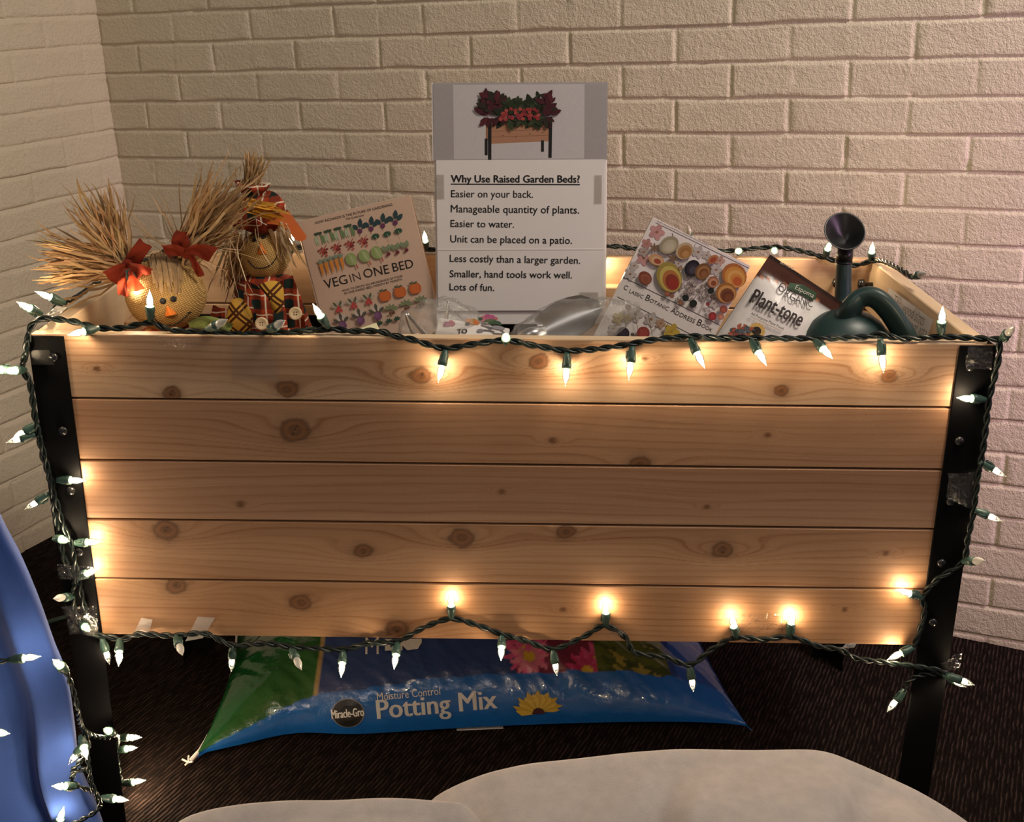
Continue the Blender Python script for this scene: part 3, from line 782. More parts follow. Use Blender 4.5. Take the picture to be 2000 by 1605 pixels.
for x, y in ((328, 550), (446, 520), (565, 490), (685, 462)):       # chillies / rhubarb red
    c = Z(x, y)
    for i in range(11):
        a = i * 2.4; r = 8 + i * 3.6; s.ell(off(c, (r * math.cos(a), r * math.sin(a)))[0], 12 * k, 9 * k, ((.33, .045, .04), (.45, .09, .07), (.20, .02, .02))[i % 3], a)
    s.line(off(c, (10, 20), (40, 50)), 5 * k, (.30, .05, .04))
for x, y in ((790, 415), (893, 395), (992, 368)):                   # parsley
    c = Z(x, y)
    for i in range(9): a = i * .7; s.leaf(c, off(c, (38 * math.cos(a), 26 * math.sin(a)))[0], 11 * k, (.03, .08, .045))
    s.line(off(c, (0, 0), (10, -60)), 4 * k, (.5, .45, .35))
for x, y in ((314, 700), (358, 685), (404, 670), (450, 655), (495, 645)):   # carrots
    c = Z(x, y); s.poly(off(c, (-16, 38), (14, 42), (12, -10), (0, -70), (-6, -72), (-14, -10)), (.66, .25, .04))
    for a in (2.2, 1.6, 1.0): s.leaf(off(c, (0, 38))[0], off(c, (38 * math.cos(a), 38 + 48 * math.sin(a)))[0], 9 * k, (.22, .27, .20))
for x, y in ((575, 620), (690, 590), (800, 560)):                   # chard
    c = Z(x, y); s.line(off(c, (20, -10), (38, -85)), 13 * k, (.42, .10, .08)); s.ell(c, 50 * k, 58 * k, (.26, .33, .12), .25); s.ell(off(c, (14, -8))[0], 26 * k, 50 * k, (.33, .40, .17), .25); s.line(off(c, (-12, 50), (24, -40)), 4 * k, (.55, .58, .40))
for x, y in ((905, 575), (985, 560), (1065, 540)):                  # young beet
    c = Z(x, y)
    for a, l in ((1.9, 90), (1.2, 95)): s.leaf(off(c, (20 * math.cos(a), 20 * math.sin(a)))[0], off(c, (l * math.cos(a) - 12, l * math.sin(a)))[0], 18 * k, (.20, .27, .15)); s.line([c, off(c, (55 * math.cos(a) - 8, 55 * math.sin(a)))[0]], 4 * k, (.25, .05, .05))
    s.ell(c, 20 * k, 14 * k, (.14, .02, .03), .5)
for x, y in ((875, 945), (1008, 910), (1142, 878)):                 # pumpkins
    c = Z(x, y)
    for dx, col in ((-22, (.55, .125, .03)), (22, (.55, .125, .03)), (-8, (.62, .15, .035)), (8, (.62, .15, .035))): s.ell(off(c, (dx, 0))[0], 32 * k, 46 * k, col)
    s.line(off(c, (0, 40), (-14, 66)), 9 * k, (.07, .08, .04)); s.leaf(off(c, (-10, 44))[0], off(c, (-44, 60))[0], 9 * k, (.08, .1, .05)); s.leaf(off(c, (-6, 46))[0], off(c, (34, 56))[0], 8 * k, (.08, .1, .05))
for x, y in ((465, 1055), (597, 1020), (730, 985)):                 # radishes
    c = Z(x, y)
    for i, a in enumerate((2.75, 2.2, 1.6, 1.0, .4)): s.leaf(off(c, (22 * math.cos(a), 22 * math.sin(a)))[0], off(c, (68 * math.cos(a), 20 + 62 * math.sin(a) * .9))[0], 10 * k, (.11, .12, .07) if i % 2 else (.45, .42, .33))
    for dx, dy in ((-16, -18), (15, -22), (0, 6)): s.ell(off(c, (dx, dy))[0], 15 * k, 16 * k, (.50, .06, .06))
for x, y in ((925, 1060), (1060, 1020), (1190, 985)):               # strawberry plants
    c = Z(x, y)
    for a in (2.9, 2.3, 1.6, .9, .25, -.3): s.leaf(c, off(c, (66 * math.cos(a), 50 * math.sin(a)))[0], 11 * k, (.20, .23, .12))
    s.ell(off(c, (15, -38))[0], 17 * k, 13 * k, (.14, .05, .03), .5); s.ell(off(c, (-14, -36))[0], 13 * k, 11 * k, (.16, .06, .03), .3)
for x, y in ((495, 1185), (655, 1140), (808, 1100)):                # turnips
    c = Z(x, y)
    for i, a in enumerate((2.7, 2.15, 1.57, 1.0, .45)): s.leaf(off(c, (20 * math.cos(a), 20 * math.sin(a)))[0], off(c, (76 * math.cos(a), 10 + 84 * math.sin(a)))[0], 15 * k, (.10, .09, .07) if i % 2 == 0 else (.6, .5, .42))
    s.ell(off(c, (0, -22))[0], 36 * k, 38 * k, (.17, .065, .15)); s.ell(off(c, (-8, -14))[0], 24 * k, 24 * k, (.22, .10, .20))
for x, y in ((830, 1200), (912, 1180), (985, 1160)):
    c = Z(x, y)
    for a in (2.6, 1.9, 1.2, .6): s.leaf(c, off(c, (38 * math.cos(a), 42 * math.sin(a)))[0], 10 * k, (.035, .075, .045))
s.build('cover_print', MPRINT, bk)

o, U, V, w2 = tilted(1278, 425, .36, .26, 1466, 519)
H2 = .215
ab, s = book('address_book', 'white botanic address book with printed peaches, plums and blossom, tilted in the box', o - V * H2, U, V, w2, H2, .020, plain('white glossy cover', (.66, .60, .58), .3, .45, .03), plain('white spine', (.72, .66, .62), .3, .4), MCREAM)
Z = lambda x, y: s.uv(1130 + x / 4.878, 400 + y / 4.878)
k = w2 / 1028
DK = (.05, .035, .03)
s.line([Z(735, 170), Z(1625, 605)], 4 * k, DK); s.text('TREES: MALUS DOMESTICA, DIOSPYROS, PRUNUS PERSICA', Z(745, 160), Z(1240, 395), (.22, .18, .17), spacing=1.1)
s.line([Z(430, 690), Z(1345, 1145)], 5 * k, DK); s.line([Z(370, 875), Z(1180, 1290)], 5 * k, DK); s.line([Z(1115, 370), Z(880, 850)], 3 * k, DK)
for a, b, t_ in (((425, 800), (460, 815), 'C'), ((480, 835), (610, 893), 'LASSIC'), ((632, 905), (668, 922), 'B'), ((672, 922), (850, 1010), 'OTANIC'), ((872, 1020), (915, 1040), 'A'), ((918, 1042), (1100, 1130), 'DDRESS'), ((1122, 1140), (1160, 1158), 'B'), ((1166, 1160), (1265, 1212), 'OOK')): s.text(t_, Z(*a), Z(*b), DK)


def fruit(x, y, rx_, ry_, cols, ang=-.45):
    c = Z(x, y); n = len(cols)
    for i, col in enumerate(cols):
        f = 1 - i / n * .8; s.ell(off(c, (i * rx_ * .10, -i * ry_ * .08))[0], rx_ * f * k, ry_ * f * k, col, ang)


def flower(x, y, r, col, n=5, core=(.25, .12, .05)):
    c = Z(x, y)
    for i in range(n): a = i * 2 * PI / n + .3; s.ell(off(c, (r * .55 * math.cos(a), r * .55 * math.sin(a)))[0], r * .5 * k, r * .38 * k, tuple(q * (.9 if i % 2 else 1) for q in col), a)
    s.ell(c, r * .2 * k, r * .2 * k, core, n=8)


PK, WH = (.50, .26, .25), (.46, .40, .38)
for x, y, r, c in ((745, 260, 75, PK), (650, 370, 50, (.42, .2, .18)), (620, 510, 70, PK), (530, 580, 45, WH), (1140, 450, 60, WH), (1220, 480, 45, WH), (1345, 530, 50, (.5, .3, .25)), (1310, 620, 60, WH), (990, 760, 30, WH), (540, 1040, 80, WH), (690, 1090, 70, WH), (380, 1080, 60, (.42, .33, .12)), (460, 1080, 50, (.3, .22, .1)), (780, 1130, 50, (.4, .25, .18)), (490, 660, 60, WH), (620, 450, 50, (.35, .28, .25)), (950, 560, 45, WH), (1290, 940, 50, WH), (330, 1180, 50, WH)): flower(x, y, r, c)
rq = random.Random(8)
for i in range(70):
    x, y = rq.uniform(940, 1240), rq.uniform(690, 1040)
    if abs((y - 690) * .2 + 960 - x) < 330 and (x - 900) * .5 + 770 > y - 110: flower(x, y, rq.uniform(14, 26), rq.choice([WH, (.30, .24, .22), (.38, .30, .27)]), 4, DK)
for a, b in (((1110, 720), (930, 940)), ((1180, 760), (1060, 960)), ((1240, 830), (1140, 1040)), ((880, 540), (940, 500)), ((700, 1200), (760, 1150)), ((520, 960), (560, 1180)), ((660, 1040), (700, 1250)), ((430, 1060), (450, 1200))): s.line([Z(*a), Z(*b)], 5 * k, (.16, .11, .06))
for x, y in ((720, 410), (890, 510), (850, 430)):
    for a in range(6): s.leaf(Z(x, y), off(Z(x, y), (48 * math.cos(a * 1.05), 48 * math.sin(a * 1.05)))[0], 10 * k, (.17, .10, .06))
fruit(858, 385, 78, 98, [(.30, .25, .17), (.42, .36, .25), (.48, .42, .31)], -.5); s.line([Z(893, 300), Z(888, 275)], 8 * k, DK)
fruit(1005, 440, 75, 88, [(.45, .33, .20), (.34, .17, .06), (.30, .14, .045), (.42, .22, .08)], -.5)
fruit(738, 525, 76, 52, [(.50, .27, .13), (.55, .36, .2), (.30, .06, .03)], .1)
fruit(860, 690, 150, 118, [(.30, .22, .05), (.48, .38, .10), (.38, .14, .04), (.22, .035, .02), (.28, .03, .018)], -.75)
fruit(630, 697, 70, 58, [(.20, .05, .03), (.28, .09, .05), (.24, .07, .035)], -.3)
fruit(1078, 603, 68, 82, [(.012, .010, .015), (.03, .022, .035), (.06, .05, .07)], -.2)
fruit(1180, 635, 72, 82, [(.16, .07, .025), (.30, .15, .06), (.17, .06, .02), (.24, .10, .04)], -.3)
fruit(1275, 520, 35, 55, [(.40, .15, .06), (.30, .06, .03)], -.5)
fruit(1478, 675, 125, 112, [(.38, .13, .04), (.55, .24, .05), (.62, .33, .10), (.55, .22, .05), (.45, .10, .03)], -.3)
fruit(1400, 838, 100, 98, [(.30, .12, .03), (.52, .26, .09), (.16, .05, .02), (.11, .03, .014), (.17, .05, .02)], 0)
fruit(1275, 735, 55, 55, [(.30, .12, .07), (.48, .24, .13), (.22, .06, .03)], 0)
for x, y, r, c in ((1255, 820, 30, (.01, .012, .012)), (1015, 888, 32, (.01, .014, .014)), (1090, 938, 34, (.012, .014, .014)), (1270, 875, 26, (.08, .05, .04)), (1270, 1060, 40, (.25, .025, .03)), (1375, 995, 38, (.25, .06, .04)), (1350, 1065, 30, (.36, .15, .1)), (1225, 945, 18, (.2, .03, .03)), (840, 845, 26, (.25, .08, .05)), (885, 868, 22, (.2, .09, .06)), (965, 605, 22, (.22, .14, .08)), (420, 1225, 62, (.03, .022, .03)), (612, 1220, 62, (.26, .045, .04)), (510, 1235, 18, (.09, .06, .05)), (310, 1240, 36, (.18, .09, .05)), (470, 975, 30, (.12, .07, .04)), (968, 930, 24, (.2, .09, .05))): fruit(x, y, r, r, [c, tuple(q * 1.5 for q in c)])
flower(880, 1205, 78, (.50, .34, .06), 5, (.4, .22, .03))
for x, y in ((420, 1225), (612, 1220)):
    for i in range(12): a = i * 2.4; s.ell(off(Z(x, y), (13 * math.sqrt(i) * math.cos(a), 13 * math.sqrt(i) * math.sin(a)))[0], 11 * k, 11 * k, (.05, .04, .06) if x < 500 else (.36, .07, .06), n=8)
s.line([Z(850, 1120), Z(790, 1240)], 4 * k, DK)
s.build('cover_print', MPRINTG, ab)


# ------------------------------------------------------------------ straw scarecrow dolls
def strands(m, root, dirs, n, L, spread, w=.0011, seed=1, rootr=.006, droop=.0, depth=.5, bend=.25, base=(.52, .34, .17)):
    r = random.Random(seed)
    for i in range(n):
        d = Vector(dirs[i % len(dirs)]).normalized(); d = (d + Vector((r.gauss(0, spread), r.gauss(0, spread * depth), r.gauss(0, spread)))).normalized()
        p = Vector(root) + Vector((r.gauss(0, rootr), r.gauss(0, rootr * .7), r.gauss(0, rootr))); l = L * r.uniform(.62, 1.05); nrm = d.cross(Vector((r.gauss(0, 1), r.gauss(0, 1), r.gauss(0, 1)))).normalized()
        cv = d.cross(nrm) * r.gauss(0, bend); pts = []; N = 6; ww = w * r.uniform(.5, 1.5); b = len(m.v); tw = r.uniform(-1.5, 1.5)
        jx = Vector((0, 0, 0))
        for j in range(N + 1):
            jx = jx + Vector((r.gauss(0, 1), r.gauss(0, 1), r.gauss(0, 1))) * l * .022; t = j / N; c = p + jx + d * l * t + cv * l * t * t + Vector((0, 0, -droop)) * l * t * t; a = nrm * math.cos(tw * t) + d.cross(nrm) * math.sin(tw * t); q = ww * (1 if j < N else .25)
            m.v += [tuple(c + a * q), tuple(c - a * q)]
        g0 = max(.35, 1 + r.gauss(0, .25)); col = tuple(max(.02, min(.9, q * g0 * (1 + r.gauss(0, .04)))) for q in base)
        for j in range(N): m.f.append([b + 2 * j, b + 2 * j + 1, b + 2 * j + 3, b + 2 * j + 2]); m.m.append(0); m.c.append(col)


def strip(m, pts, w, y, n=6, curl=.006, seed=0, mi=0):
    """a ribbon piece following image points at depth y, with its own folds"""
    P = spl([PY(u, v, y + dy) for u, v, dy in pts], n); N = len(P); out = []; r = random.Random(seed)
    for i in range(N):
        t = (P[min(i + 1, N - 1)] - P[max(i - 1, 0)]).normalized(); side_ = t.cross(Vector((0, 1, .2))).normalized(); ww = w if not callable(w) else w(i / (N - 1))
        for j in range(6):
            s_ = j / 5 * 2 - 1; out.append(P[i] + side_ * s_ * ww / 2 + Vector((0, -1, 0)) * curl * (math.cos(s_ * 4 + i * .5) * .5))
    m.grid(out, 6, N, mi)


def face_pt(c, r, u, v, k=1.0):
    """front point of an ellipsoid head on the sight line of (u, v)"""
    d = ray(u, v).normalized(); R_ = r * k; oc = CAM - c; b = oc.dot(d); q = b * b - oc.dot(oc) + R_ * R_
    t = -b - math.sqrt(max(q, 0)); p = CAM + d * t; return p, (p - c).normalized()


def disc(m, p, n, r, th=.0012, k=14, sx=1, mi=0):
    q = n.to_track_quat('Z', 'Y').to_matrix().to_4x4(); m.lathe([(r, -th), (r, th * .4), (r * .7, th), (0.00001, th * 1.1)], Matrix.Translation(p) @ q, k, mi)


def doll_face(head, c, r, eyes, er, nose, mouth):
    for u, v in eyes:
        m = M(); p, n = face_pt(c, r, u, v); disc(m, p, n, er); m.build('eye', MINK, head, True)
    m = M(); P = [face_pt(c, r, u, v)[0] for u, v in nose]; ctr = sum(P, Vector()) / 3; nn = (ctr - c).normalized(); N = 8; out = []
    for j in range(5):
        t = j / 4
        for i in range(12):
            e = i / 12 * 3; a = int(e) % 3; f = e - int(e); q = P[a].lerp(P[(a + 1) % 3], f); out.append(q.lerp(ctr + nn * .006, t) + nn * .003 * math.sin(t * PI / 2))
    m.grid(out, 12, 5, closeu=True); m.build('nose', MORANGE, head, True)
    m = M(); m.tube(spl([face_pt(c, r, u, v, 1.004)[0] for u, v in mouth], 5), .0008, 5); m.build('mouth', MINK, head, True)


def head_mesh(c, r, sx=1.0, sz=1.0, seed=1):
    m = M(); m.ell(c, (r * sx, r * .95, r * sz), None, 40, 26)
    V = np.array(m.v) - np.array(c); n = 1 + .035 * (fbm(V[:, 0] * 40 + 9, V[:, 2] * 40 + V[:, 1] * 30, seed) - .5); a = np.arctan2(V[:, 0], V[:, 2]); top = np.clip(V[:, 2] / r - .3, 0, 1)
    n += .04 * top * np.sin(a * 26); m.v = [tuple(q) for q in (V * n[:, None] + np.array(c))]; return m


# ---- the pigtailed girl
gy = .125; gc = PY(324, 574, gy); gr = 75 / ppm(gy, gc.z)
girl = thing('scarecrow_doll', 'round-headed straw scarecrow doll with two raffia pigtails and red bows', 'doll', (gc.x, gc.y, .574))
hd = head_mesh(gc, gr, 1.04, .96).build('head', MBURLAP, girl, True)
doll_face(hd, gc, gr * .985, ((318, 588), (339, 584)), .0040, ((326, 596), (322, 619), (347, 613)), ((300, 621), (318, 634), (342, 634), (362, 619), (371, 610)))
m = M(); m.tube([face_pt(gc, gr, 367, 611, 1.004)[0], face_pt(gc, gr, 375, 609, 1.004)[0]], .0007, 5); m.tube([face_pt(gc, gr, 297, 623, 1.004)[0], face_pt(gc, gr, 302, 617, 1.004)[0]], .0007, 5); m.build('mouth', MINK, hd, True)
m = M()
for i in range(26):      # fringe
    t = i / 25; r = random.Random(i); u0, v0 = 290 + 58 * t + r.uniform(-3, 3), 499 - 6 * math.sin(t * 3) + r.uniform(-3, 3); u1, v1 = 302 + 52 * t + r.uniform(-5, 5), 560 + r.uniform(-14, 14)
    P = [face_pt(gc, gr, u0 + (u1 - u0) * f, v0 + (v1 - v0) * f, 1.02 + .02 * r.random())[0] for f in (0, .3, .6, .85, 1)]
    b = len(m.v); g0 = r.uniform(.7, 1.2); col = tuple(q * g0 for q in (.50, .33, .17)); w = .0016
    for p in P: m.v += [tuple(p + Vector((w, 0, 0))), tuple(p - Vector((w, -.0006, 0)))]
    for j in range(4): m.f.append([b + 2 * j, b + 2 * j + 1, b + 2 * j + 3, b + 2 * j + 2]); m.m.append(0); m.c.append(col)
m.build('fringe', MSTRAW, girl)
pxd = lambda du, dv, dy=0: Vector((du, dy, -dv))
ra = PY(246, 520, gy); rb = PY(358, 500, gy + .01)
m = M(); strands(m, ra, [pxd(-165, -25), pxd(-160, -8), pxd(-150, 12), pxd(-120, 14), pxd(-165, -40)], 260, .117, .085, .0014, seed=3, rootr=.007, bend=.10)
strands(m, ra, [pxd(-95, -115), pxd(-70, -135), pxd(-40, -140), pxd(-15, -140)], 120, .110, .08, .0014, seed=4, rootr=.006, bend=.12)
strands(m, ra, [pxd(-10, -90), pxd(60, -100)], 5, .09, .2, .0007, seed=5, bend=.5); m.build('pigtail', MSTRAW, girl)
m = M(); strands(m, rb, [pxd(108, -128), pxd(85, -125), pxd(118, -105)], 250, .128, .095, .0014, seed=6, rootr=.009, bend=.12)
strands(m, rb, [pxd(100, -60), pxd(60, -140), pxd(-30, -60), pxd(-60, -30), pxd(110, -10)], 36, .095, .30, .0007, seed=7, bend=.8); m.build('pigtail', MSTRAW, girl)
m = M(); strip(m, [(252, 522, -.008), (268, 497, -.012), (284, 474, -.006)], .020, gy, seed=1); strip(m, [(250, 522, -.02), (272, 530, -.034), (296, 548, -.030)], lambda t: .014 + .018 * t, gy, seed=2)
strip(m, [(250, 522, -.02), (232, 530, -.026), (214, 545, -.018)], lambda t: .012 + .014 * t, gy, seed=3); strip(m, [(248, 526, -.03), (244, 550, -.034), (246, 578, -.03)], lambda t: .012 + .010 * t, gy, seed=4); strip(m, [(252, 528, -.045), (258, 546, -.056), (268, 568, -.054)], lambda t: .010 + .010 * t, gy, seed=14)
m.ell(PY(249, 520, gy - .016), (.008, .006, .010)); m.build('bow', MRIB, girl, True)
m = M(); strip(m, [(360, 494, -.012), (353, 472, -.016), (356, 452, -.010)], lambda t: .018 + .006 * math.sin(t * PI), gy, seed=5); strip(m, [(362, 494, -.018), (388, 488, -.022), (416, 498, -.012)], lambda t: .010 + .016 * t, gy, seed=6)
strip(m, [(362, 496, -.016), (342, 488, -.020), (322, 492, -.012)], lambda t: .012 + .008 * t, gy, seed=7); strip(m, [(370, 498, -.016), (384, 520, -.020), (392, 540, -.018)], lambda t: .012 - .003 * t, gy, seed=8); m.ell(PY(364, 494, gy - .012), (.008, .006, .008)); m.build('bow', MRIB, girl, True)
m = M(); bz = gc.z - gr * .9; m.lathe([(.0001, .576), (.045, .576), (.050, .64), (.038, bz - .004), (.022, bz + .004)], Matrix.Translation((gc.x, gc.y, 0)), 20); m.build('body', MPLAID2, girl, True)
m = M(); strip(m, [(372, 640, -.02), (400, 630, -.03), (430, 637, -.02), (452, 640, -.01)], lambda t: .016 + .006 * math.sin(t * 3), gy, seed=9); m.build('collar_leaf', MGREEN, girl, True)

# ---- the plaid-hatted scarecrow
sy = .25; sc_ = PY(515, 500, sy); sr = 49 / ppm(sy, sc_.z)
scw = thing('scarecrow_doll', 'smiling scarecrow doll in a plaid hat and patched plaid overalls with buttons', 'doll', (sc_.x, sc_.y, .574))
hd = head_mesh(sc_, sr, 1.02, 1.0, 4).build('head', MBURLAP, scw, True)
doll_face(hd, sc_, sr * .99, ((497, 468), (514.5, 463)), .0034, ((508, 472), (503, 497), (522, 496)), ((484, 509), (497, 522), (515, 523), (533, 513), (545, 490)))
k2 = 1 / ppm(sy, sc_.z)
m = M(); top = PY(489, 378, sy + .005); bc = PY(505, 417, sy + .008); ax = top - bc; hq = ax.normalized().to_track_quat('Z', 'Y').to_matrix().to_4x4(); hl = ax.length; Mh = Matrix.Translation(bc) @ hq
prof = [(49, -.30), (52, -.15), (55, .0), (53, .2), (49, .45), (41, .68), (29, .88), (16, 1.0), (9, 1.05)]
m.lathe([(a * k2, b * hl) for a, b in prof], Mh, 40)
for i, v in enumerate(m.v):
    p = Vector(v); a = math.atan2(p.x - bc.x, p.y - bc.y); f = 1 + .05 * math.sin(a * 9); q = bc + (p - bc) * f; m.v[i] = tuple(q)
m.build('hat', MPLAID, scw, True)
m = M(); out = []; n = 64
for j in range(6):
    t = j / 5
    for i in range(n):
        a = 2 * PI * i / n; r_ = (52 + 24 * t + 5 * math.sin(a * 6 + 1) * t) * k2; out.append(bc + Vector((r_ * 1.12 * math.cos(a), r_ * .62 * math.sin(a), (.004 - .010 * t + .004 * math.sin(a * 5) * t) - .030 * t * abs(math.cos(a)) ** 2)))
m.grid(out, n, 6, closeu=True); m.build('hat_brim', cloth_mat('orange hat brim', (.55, .13, .035), trans=.3), scw, True)
m = M(); m.lathe([(sr * p_, sr * q_) for p_, q_ in ((.40, .98), (.52, 1.03), (.62, 1.08), (.68, 1.2), (.76, 1.45), (.82, 1.7))], Matrix.Translation(sc_), 40)
for i, v in enumerate(m.v):
    p = Vector(v); a = math.atan2(p.x - sc_.x, p.y - sc_.y); f = 1 + .06 * math.sin(a * 14); m.v[i] = (sc_.x + (p.x - sc_.x) * f, sc_.y + (p.y - sc_.y) * f, p.z)
m.build('hat_band', MRIB, scw, True)
m = M(); m.lathe([(10 * k2, -.004), (15 * k2, .006), (27 * k2, .018), (31 * k2, .026), (26 * k2, .024), (8 * k2, .004)], Matrix.Translation(PY(492, 392, sy)) @ Matrix.Rotation(.1, 4, 'Y'), 32)
for i, v in enumerate(m.v):
    p = Vector(v); c = PY(492, 392, sy); a = math.atan2(p.x - c.x, p.y - c.y); f = 1 + .14 * math.sin(a * 7); m.v[i] = (c.x + (p.x - c.x) * f, c.y + (p.y - c.y) * f, p.z)
m.build('hat_ruffle', MPLAID, scw, True)
m = M(); strands(m, PY(488, 372, sy), [pxd(2, -60), pxd(14, -60), pxd(28, -58)], 90, .052, .06, .0010, seed=11, rootr=.006, bend=.06); m.build('hat_straw', MSTRAW, scw)
m = M(); strands(m, PY(468, 462, sy - .01), [pxd(-30, 105), pxd(-40, 90), pxd(-10, 110), pxd(-22, 100)], 80, .082, .07, .0014, seed=12, rootr=.008, bend=.10, base=(.58, .42, .24))
strands(m, PY(546, 452, sy - .02), [pxd(22, 60), pxd(12, 66), pxd(28, 50)], 34, .052, .06, .0014, seed=13, rootr=.006, bend=.08, base=(.58, .42, .24)); strands(m, PY(470, 440, sy - .035), [pxd(-40, 30), pxd(-30, 60), pxd(-70, 40), pxd(-60, -10), pxd(-20, 80)], 22, .07, .14, .0008, seed=14, rootr=.012, bend=.8, base=(.62, .47, .29)); m.build('straw_hair', MSTRAW, scw)
m = M(); strands(m, PY(484, 401, sy - .055), [pxd(60, 8), pxd(66, 26), pxd(60, 20)], 34, .050, .06, .0017, seed=15, rootr=.004, bend=.1, base=(.75, .38, .05)); m.build('hat_tuft', MSTRAW, scw)
m = M(); bz = sc_.z - sr * .85; m.lathe([(.0001, .576), (.050, .576), (.070, .64), (.074, .675), (.062, .70), (.040, bz - .002), (.020, bz + .006)], Matrix.Translation((sc_.x + .002, sc_.y - .005, 0)), 36)
V = np.array(m.v); cxy = np.array((sc_.x, sc_.y)); f = 1 + .10 * (fbm(V[:, 0] * 60, V[:, 2] * 60, 3) - .5); V[:, 0] = cxy[0] + (V[:, 0] - cxy[0]) * f * 1.02; V[:, 1] = cxy[1] + (V[:, 1] - cxy[1]) * f; m.v = [tuple(v) for v in V]
bd = m.build('body', MPLAID, scw, True)
for pts in ([(452, 585), (470, 582), (485, 598), (493, 618), (488, 645), (440, 645), (443, 610)], [(504, 556), (530, 548), (551, 556), (554, 590), (542, 612), (527, 600), (514, 578)]):
    m = M(); P = [PY(u, v, sy - .078) for u, v in pts]; c = sum(P, Vector()) / len(P); out = []
    E_ = spl(P + [P[0]], 4)[:-1]
    for j in range(5):
        t = j / 4
        for p in E_: w = c.lerp(p, max(t, .001)); out.append(Vector((w.x, w.y - .008 * (1 - t * t), w.z)))
    m.grid(out, len(E_), 5, closeu=True); m.build('patch', MLAT, bd, True)
for pts, w in (([(478, 562, -.082), (497, 572, -.086), (512, 600, -.090), (520, 632, -.088)], .024), ([(556, 545, -.066), (566, 570, -.072), (574, 600, -.074), (580, 640, -.072)], .026), ([(430, 600, -.06), (425, 625, -.062), (424, 650, -.06)], .022)):
    m = M(); strip(m, pts, w, sy, seed=int(w * 1000)); m.build('strap', MPLAID, bd, True)
for u, v in ((511, 632), (577, 612)):
    m = M(); p = PY(u, v, sy - .096); R4 = Matrix.Translation(p) @ Matrix.Rotation(PI / 2 - .2, 4, 'X'); r_ = 12.5 * k2
    m.lathe([(r_, -.001), (r_, .0015), (r_ * .85, .0026), (r_ * .68, .0016), (.0001, .0014)], R4, 20); bt = m.build('button', MBUT, bd, True); m = M()
    for a in range(4): m.ell(R4 @ Vector((r_ * .26 * math.cos(a * PI / 2 + .8), r_ * .26 * math.sin(a * PI / 2 + .8), .0014)), (.0009, .0009, .0009), None, 6, 4)
    m.build('thread_hole', MINK, bt)
m = M(); m.tube([face_pt(sc_, sr * 1.0, 505, 460, 1.03)[0] + Vector((0, 0, .0)), PY(500, 428, sy - .07)], .0004, 4); m.tube([PY(500, 428, sy - .07), PY(522, 440, sy - .075)], .0004, 4); m.build('tag_string', MPAPER, scw)

# ---- watering can
wy = .29; kc = 1 / ppm(wy, .7)
cc = PY(1652, 650, .17)
can = thing('watering_can', 'dark green plastic watering can with arched handle and black rose on its spout', 'watering can', (cc.x, cc.y, .574))
m = M(); n = 40; out = []
prof = [(.0001, .574), (.055, .574), (.066, .60), (.070, .66), (.068, .70), (.056, .735), (.034, .757), (.0001, .764)]
for r_, z in prof:
    for i in range(n):
        a = 2 * PI * i / n; out.append((cc.x + r_ * math.cos(a) * 1.05, cc.y + r_ * math.sin(a) * .8, z))
m.grid(out, n, len(prof), closeu=True); m.build('body', MCAN, can, True, sub=1)
hp = [(1632, 640, 0), (1652, 622, -.01), (1665, 598, -.02), (1680, 583, -.02), (1698, 579, -.022), (1716, 586, -.026), (1736, 606, -.03), (1754, 632, -.035), (1772, 664, -.04)]
P = spl([PY(u, v, .18 + d) for u, v, d in hp], 6); m = M(); m.tube(P, [.0125 + .003 * max(0, .35 - i / len(P)) / .35 for i in range(len(P))], 16, flat=1.7); m.build('handle', MCAN, can, True)
sp = [(1640, 690, -.06), (1644, 650, -.02), (1646, 600, .015), (1647, 560, .022), (1648, 508, .025)]
P = spl([PY(u, v, wy + d) for u, v, d in sp], 6); m = M(); m.tube(P, [(.0145 - .003 * i / len(P)) for i in range(len(P))], 18); spt = m.build('spout', MCAN, can, True)
m = M(); p0 = PY(1648, 512, wy + .025); p1 = PY(1652, 484, wy + .024); m.tube([p0, p1], [.0125, .0115], 18); m.tube([p0 + Vector((0, 0, -.001)), p0 + Vector((0, 0, .002))], .0132, 18); m.build('spout_collar', MROSE, can, True)
m = M(); p2 = PY(1650, 452, wy + .005); axv = Vector((.02, -.80, .60)).normalized(); Q = Matrix.Translation(p1) @ Vector((.05, -.16, 1)).to_track_quat('Z', 'Y').to_matrix().to_4x4()
rr = 39 * kc; hh = (p2 - p1).length
out = []; n = 40
for t, rad, in ((0, .0115), (.2, .0125), (.45, .0185), (.7, .0245), (1.0, rr), (1.03, rr * 1.01), (1.04, rr * .97), (1.0, rr * .9), (.6, rr * .5), (.35, .0002)):
    c = p1.lerp(p2, t); nv = Vector((0, 0, 1)).lerp(axv, min(t, 1)).normalized(); q4 = nv.to_track_quat('Z', 'X').to_matrix()
    for i in range(n):
        a = 2 * PI * i / n; out.append(c + q4 @ Vector((rad * math.cos(a), rad * math.sin(a), 0)))
m.grid(out, n, 10, closeu=True); m.build('rose', MROSE, can, True)

# ---- organic plant food bag
by0 = .21
o, U, V, bw = tilted(1505, 497, by0, .30, 1660, 600)
BH, BWd = .235, bw + .012
fs = Sheet(o, U, V); pb = thing('plant_food_bag', 'white and brown plastic bag of organic plant food leaning behind the rim', 'bag', fs.at(BWd / 2, -BH, 0))
nu, nv = 50, 70; out = []; cols = []; WHT, BRN = (.72, .68, .66), (.085, .028, .018)


def bag_h(a, b):
    x = a / BWd * 2 - 1; y = b / BH
    pil = (1 - x * x) ** .5 if abs(x) < 1 else 0
    return .024 * pil * math.sin(PI * min(1, max(0, (y - .10) / .9)) ** .8) if y > .10 else 0


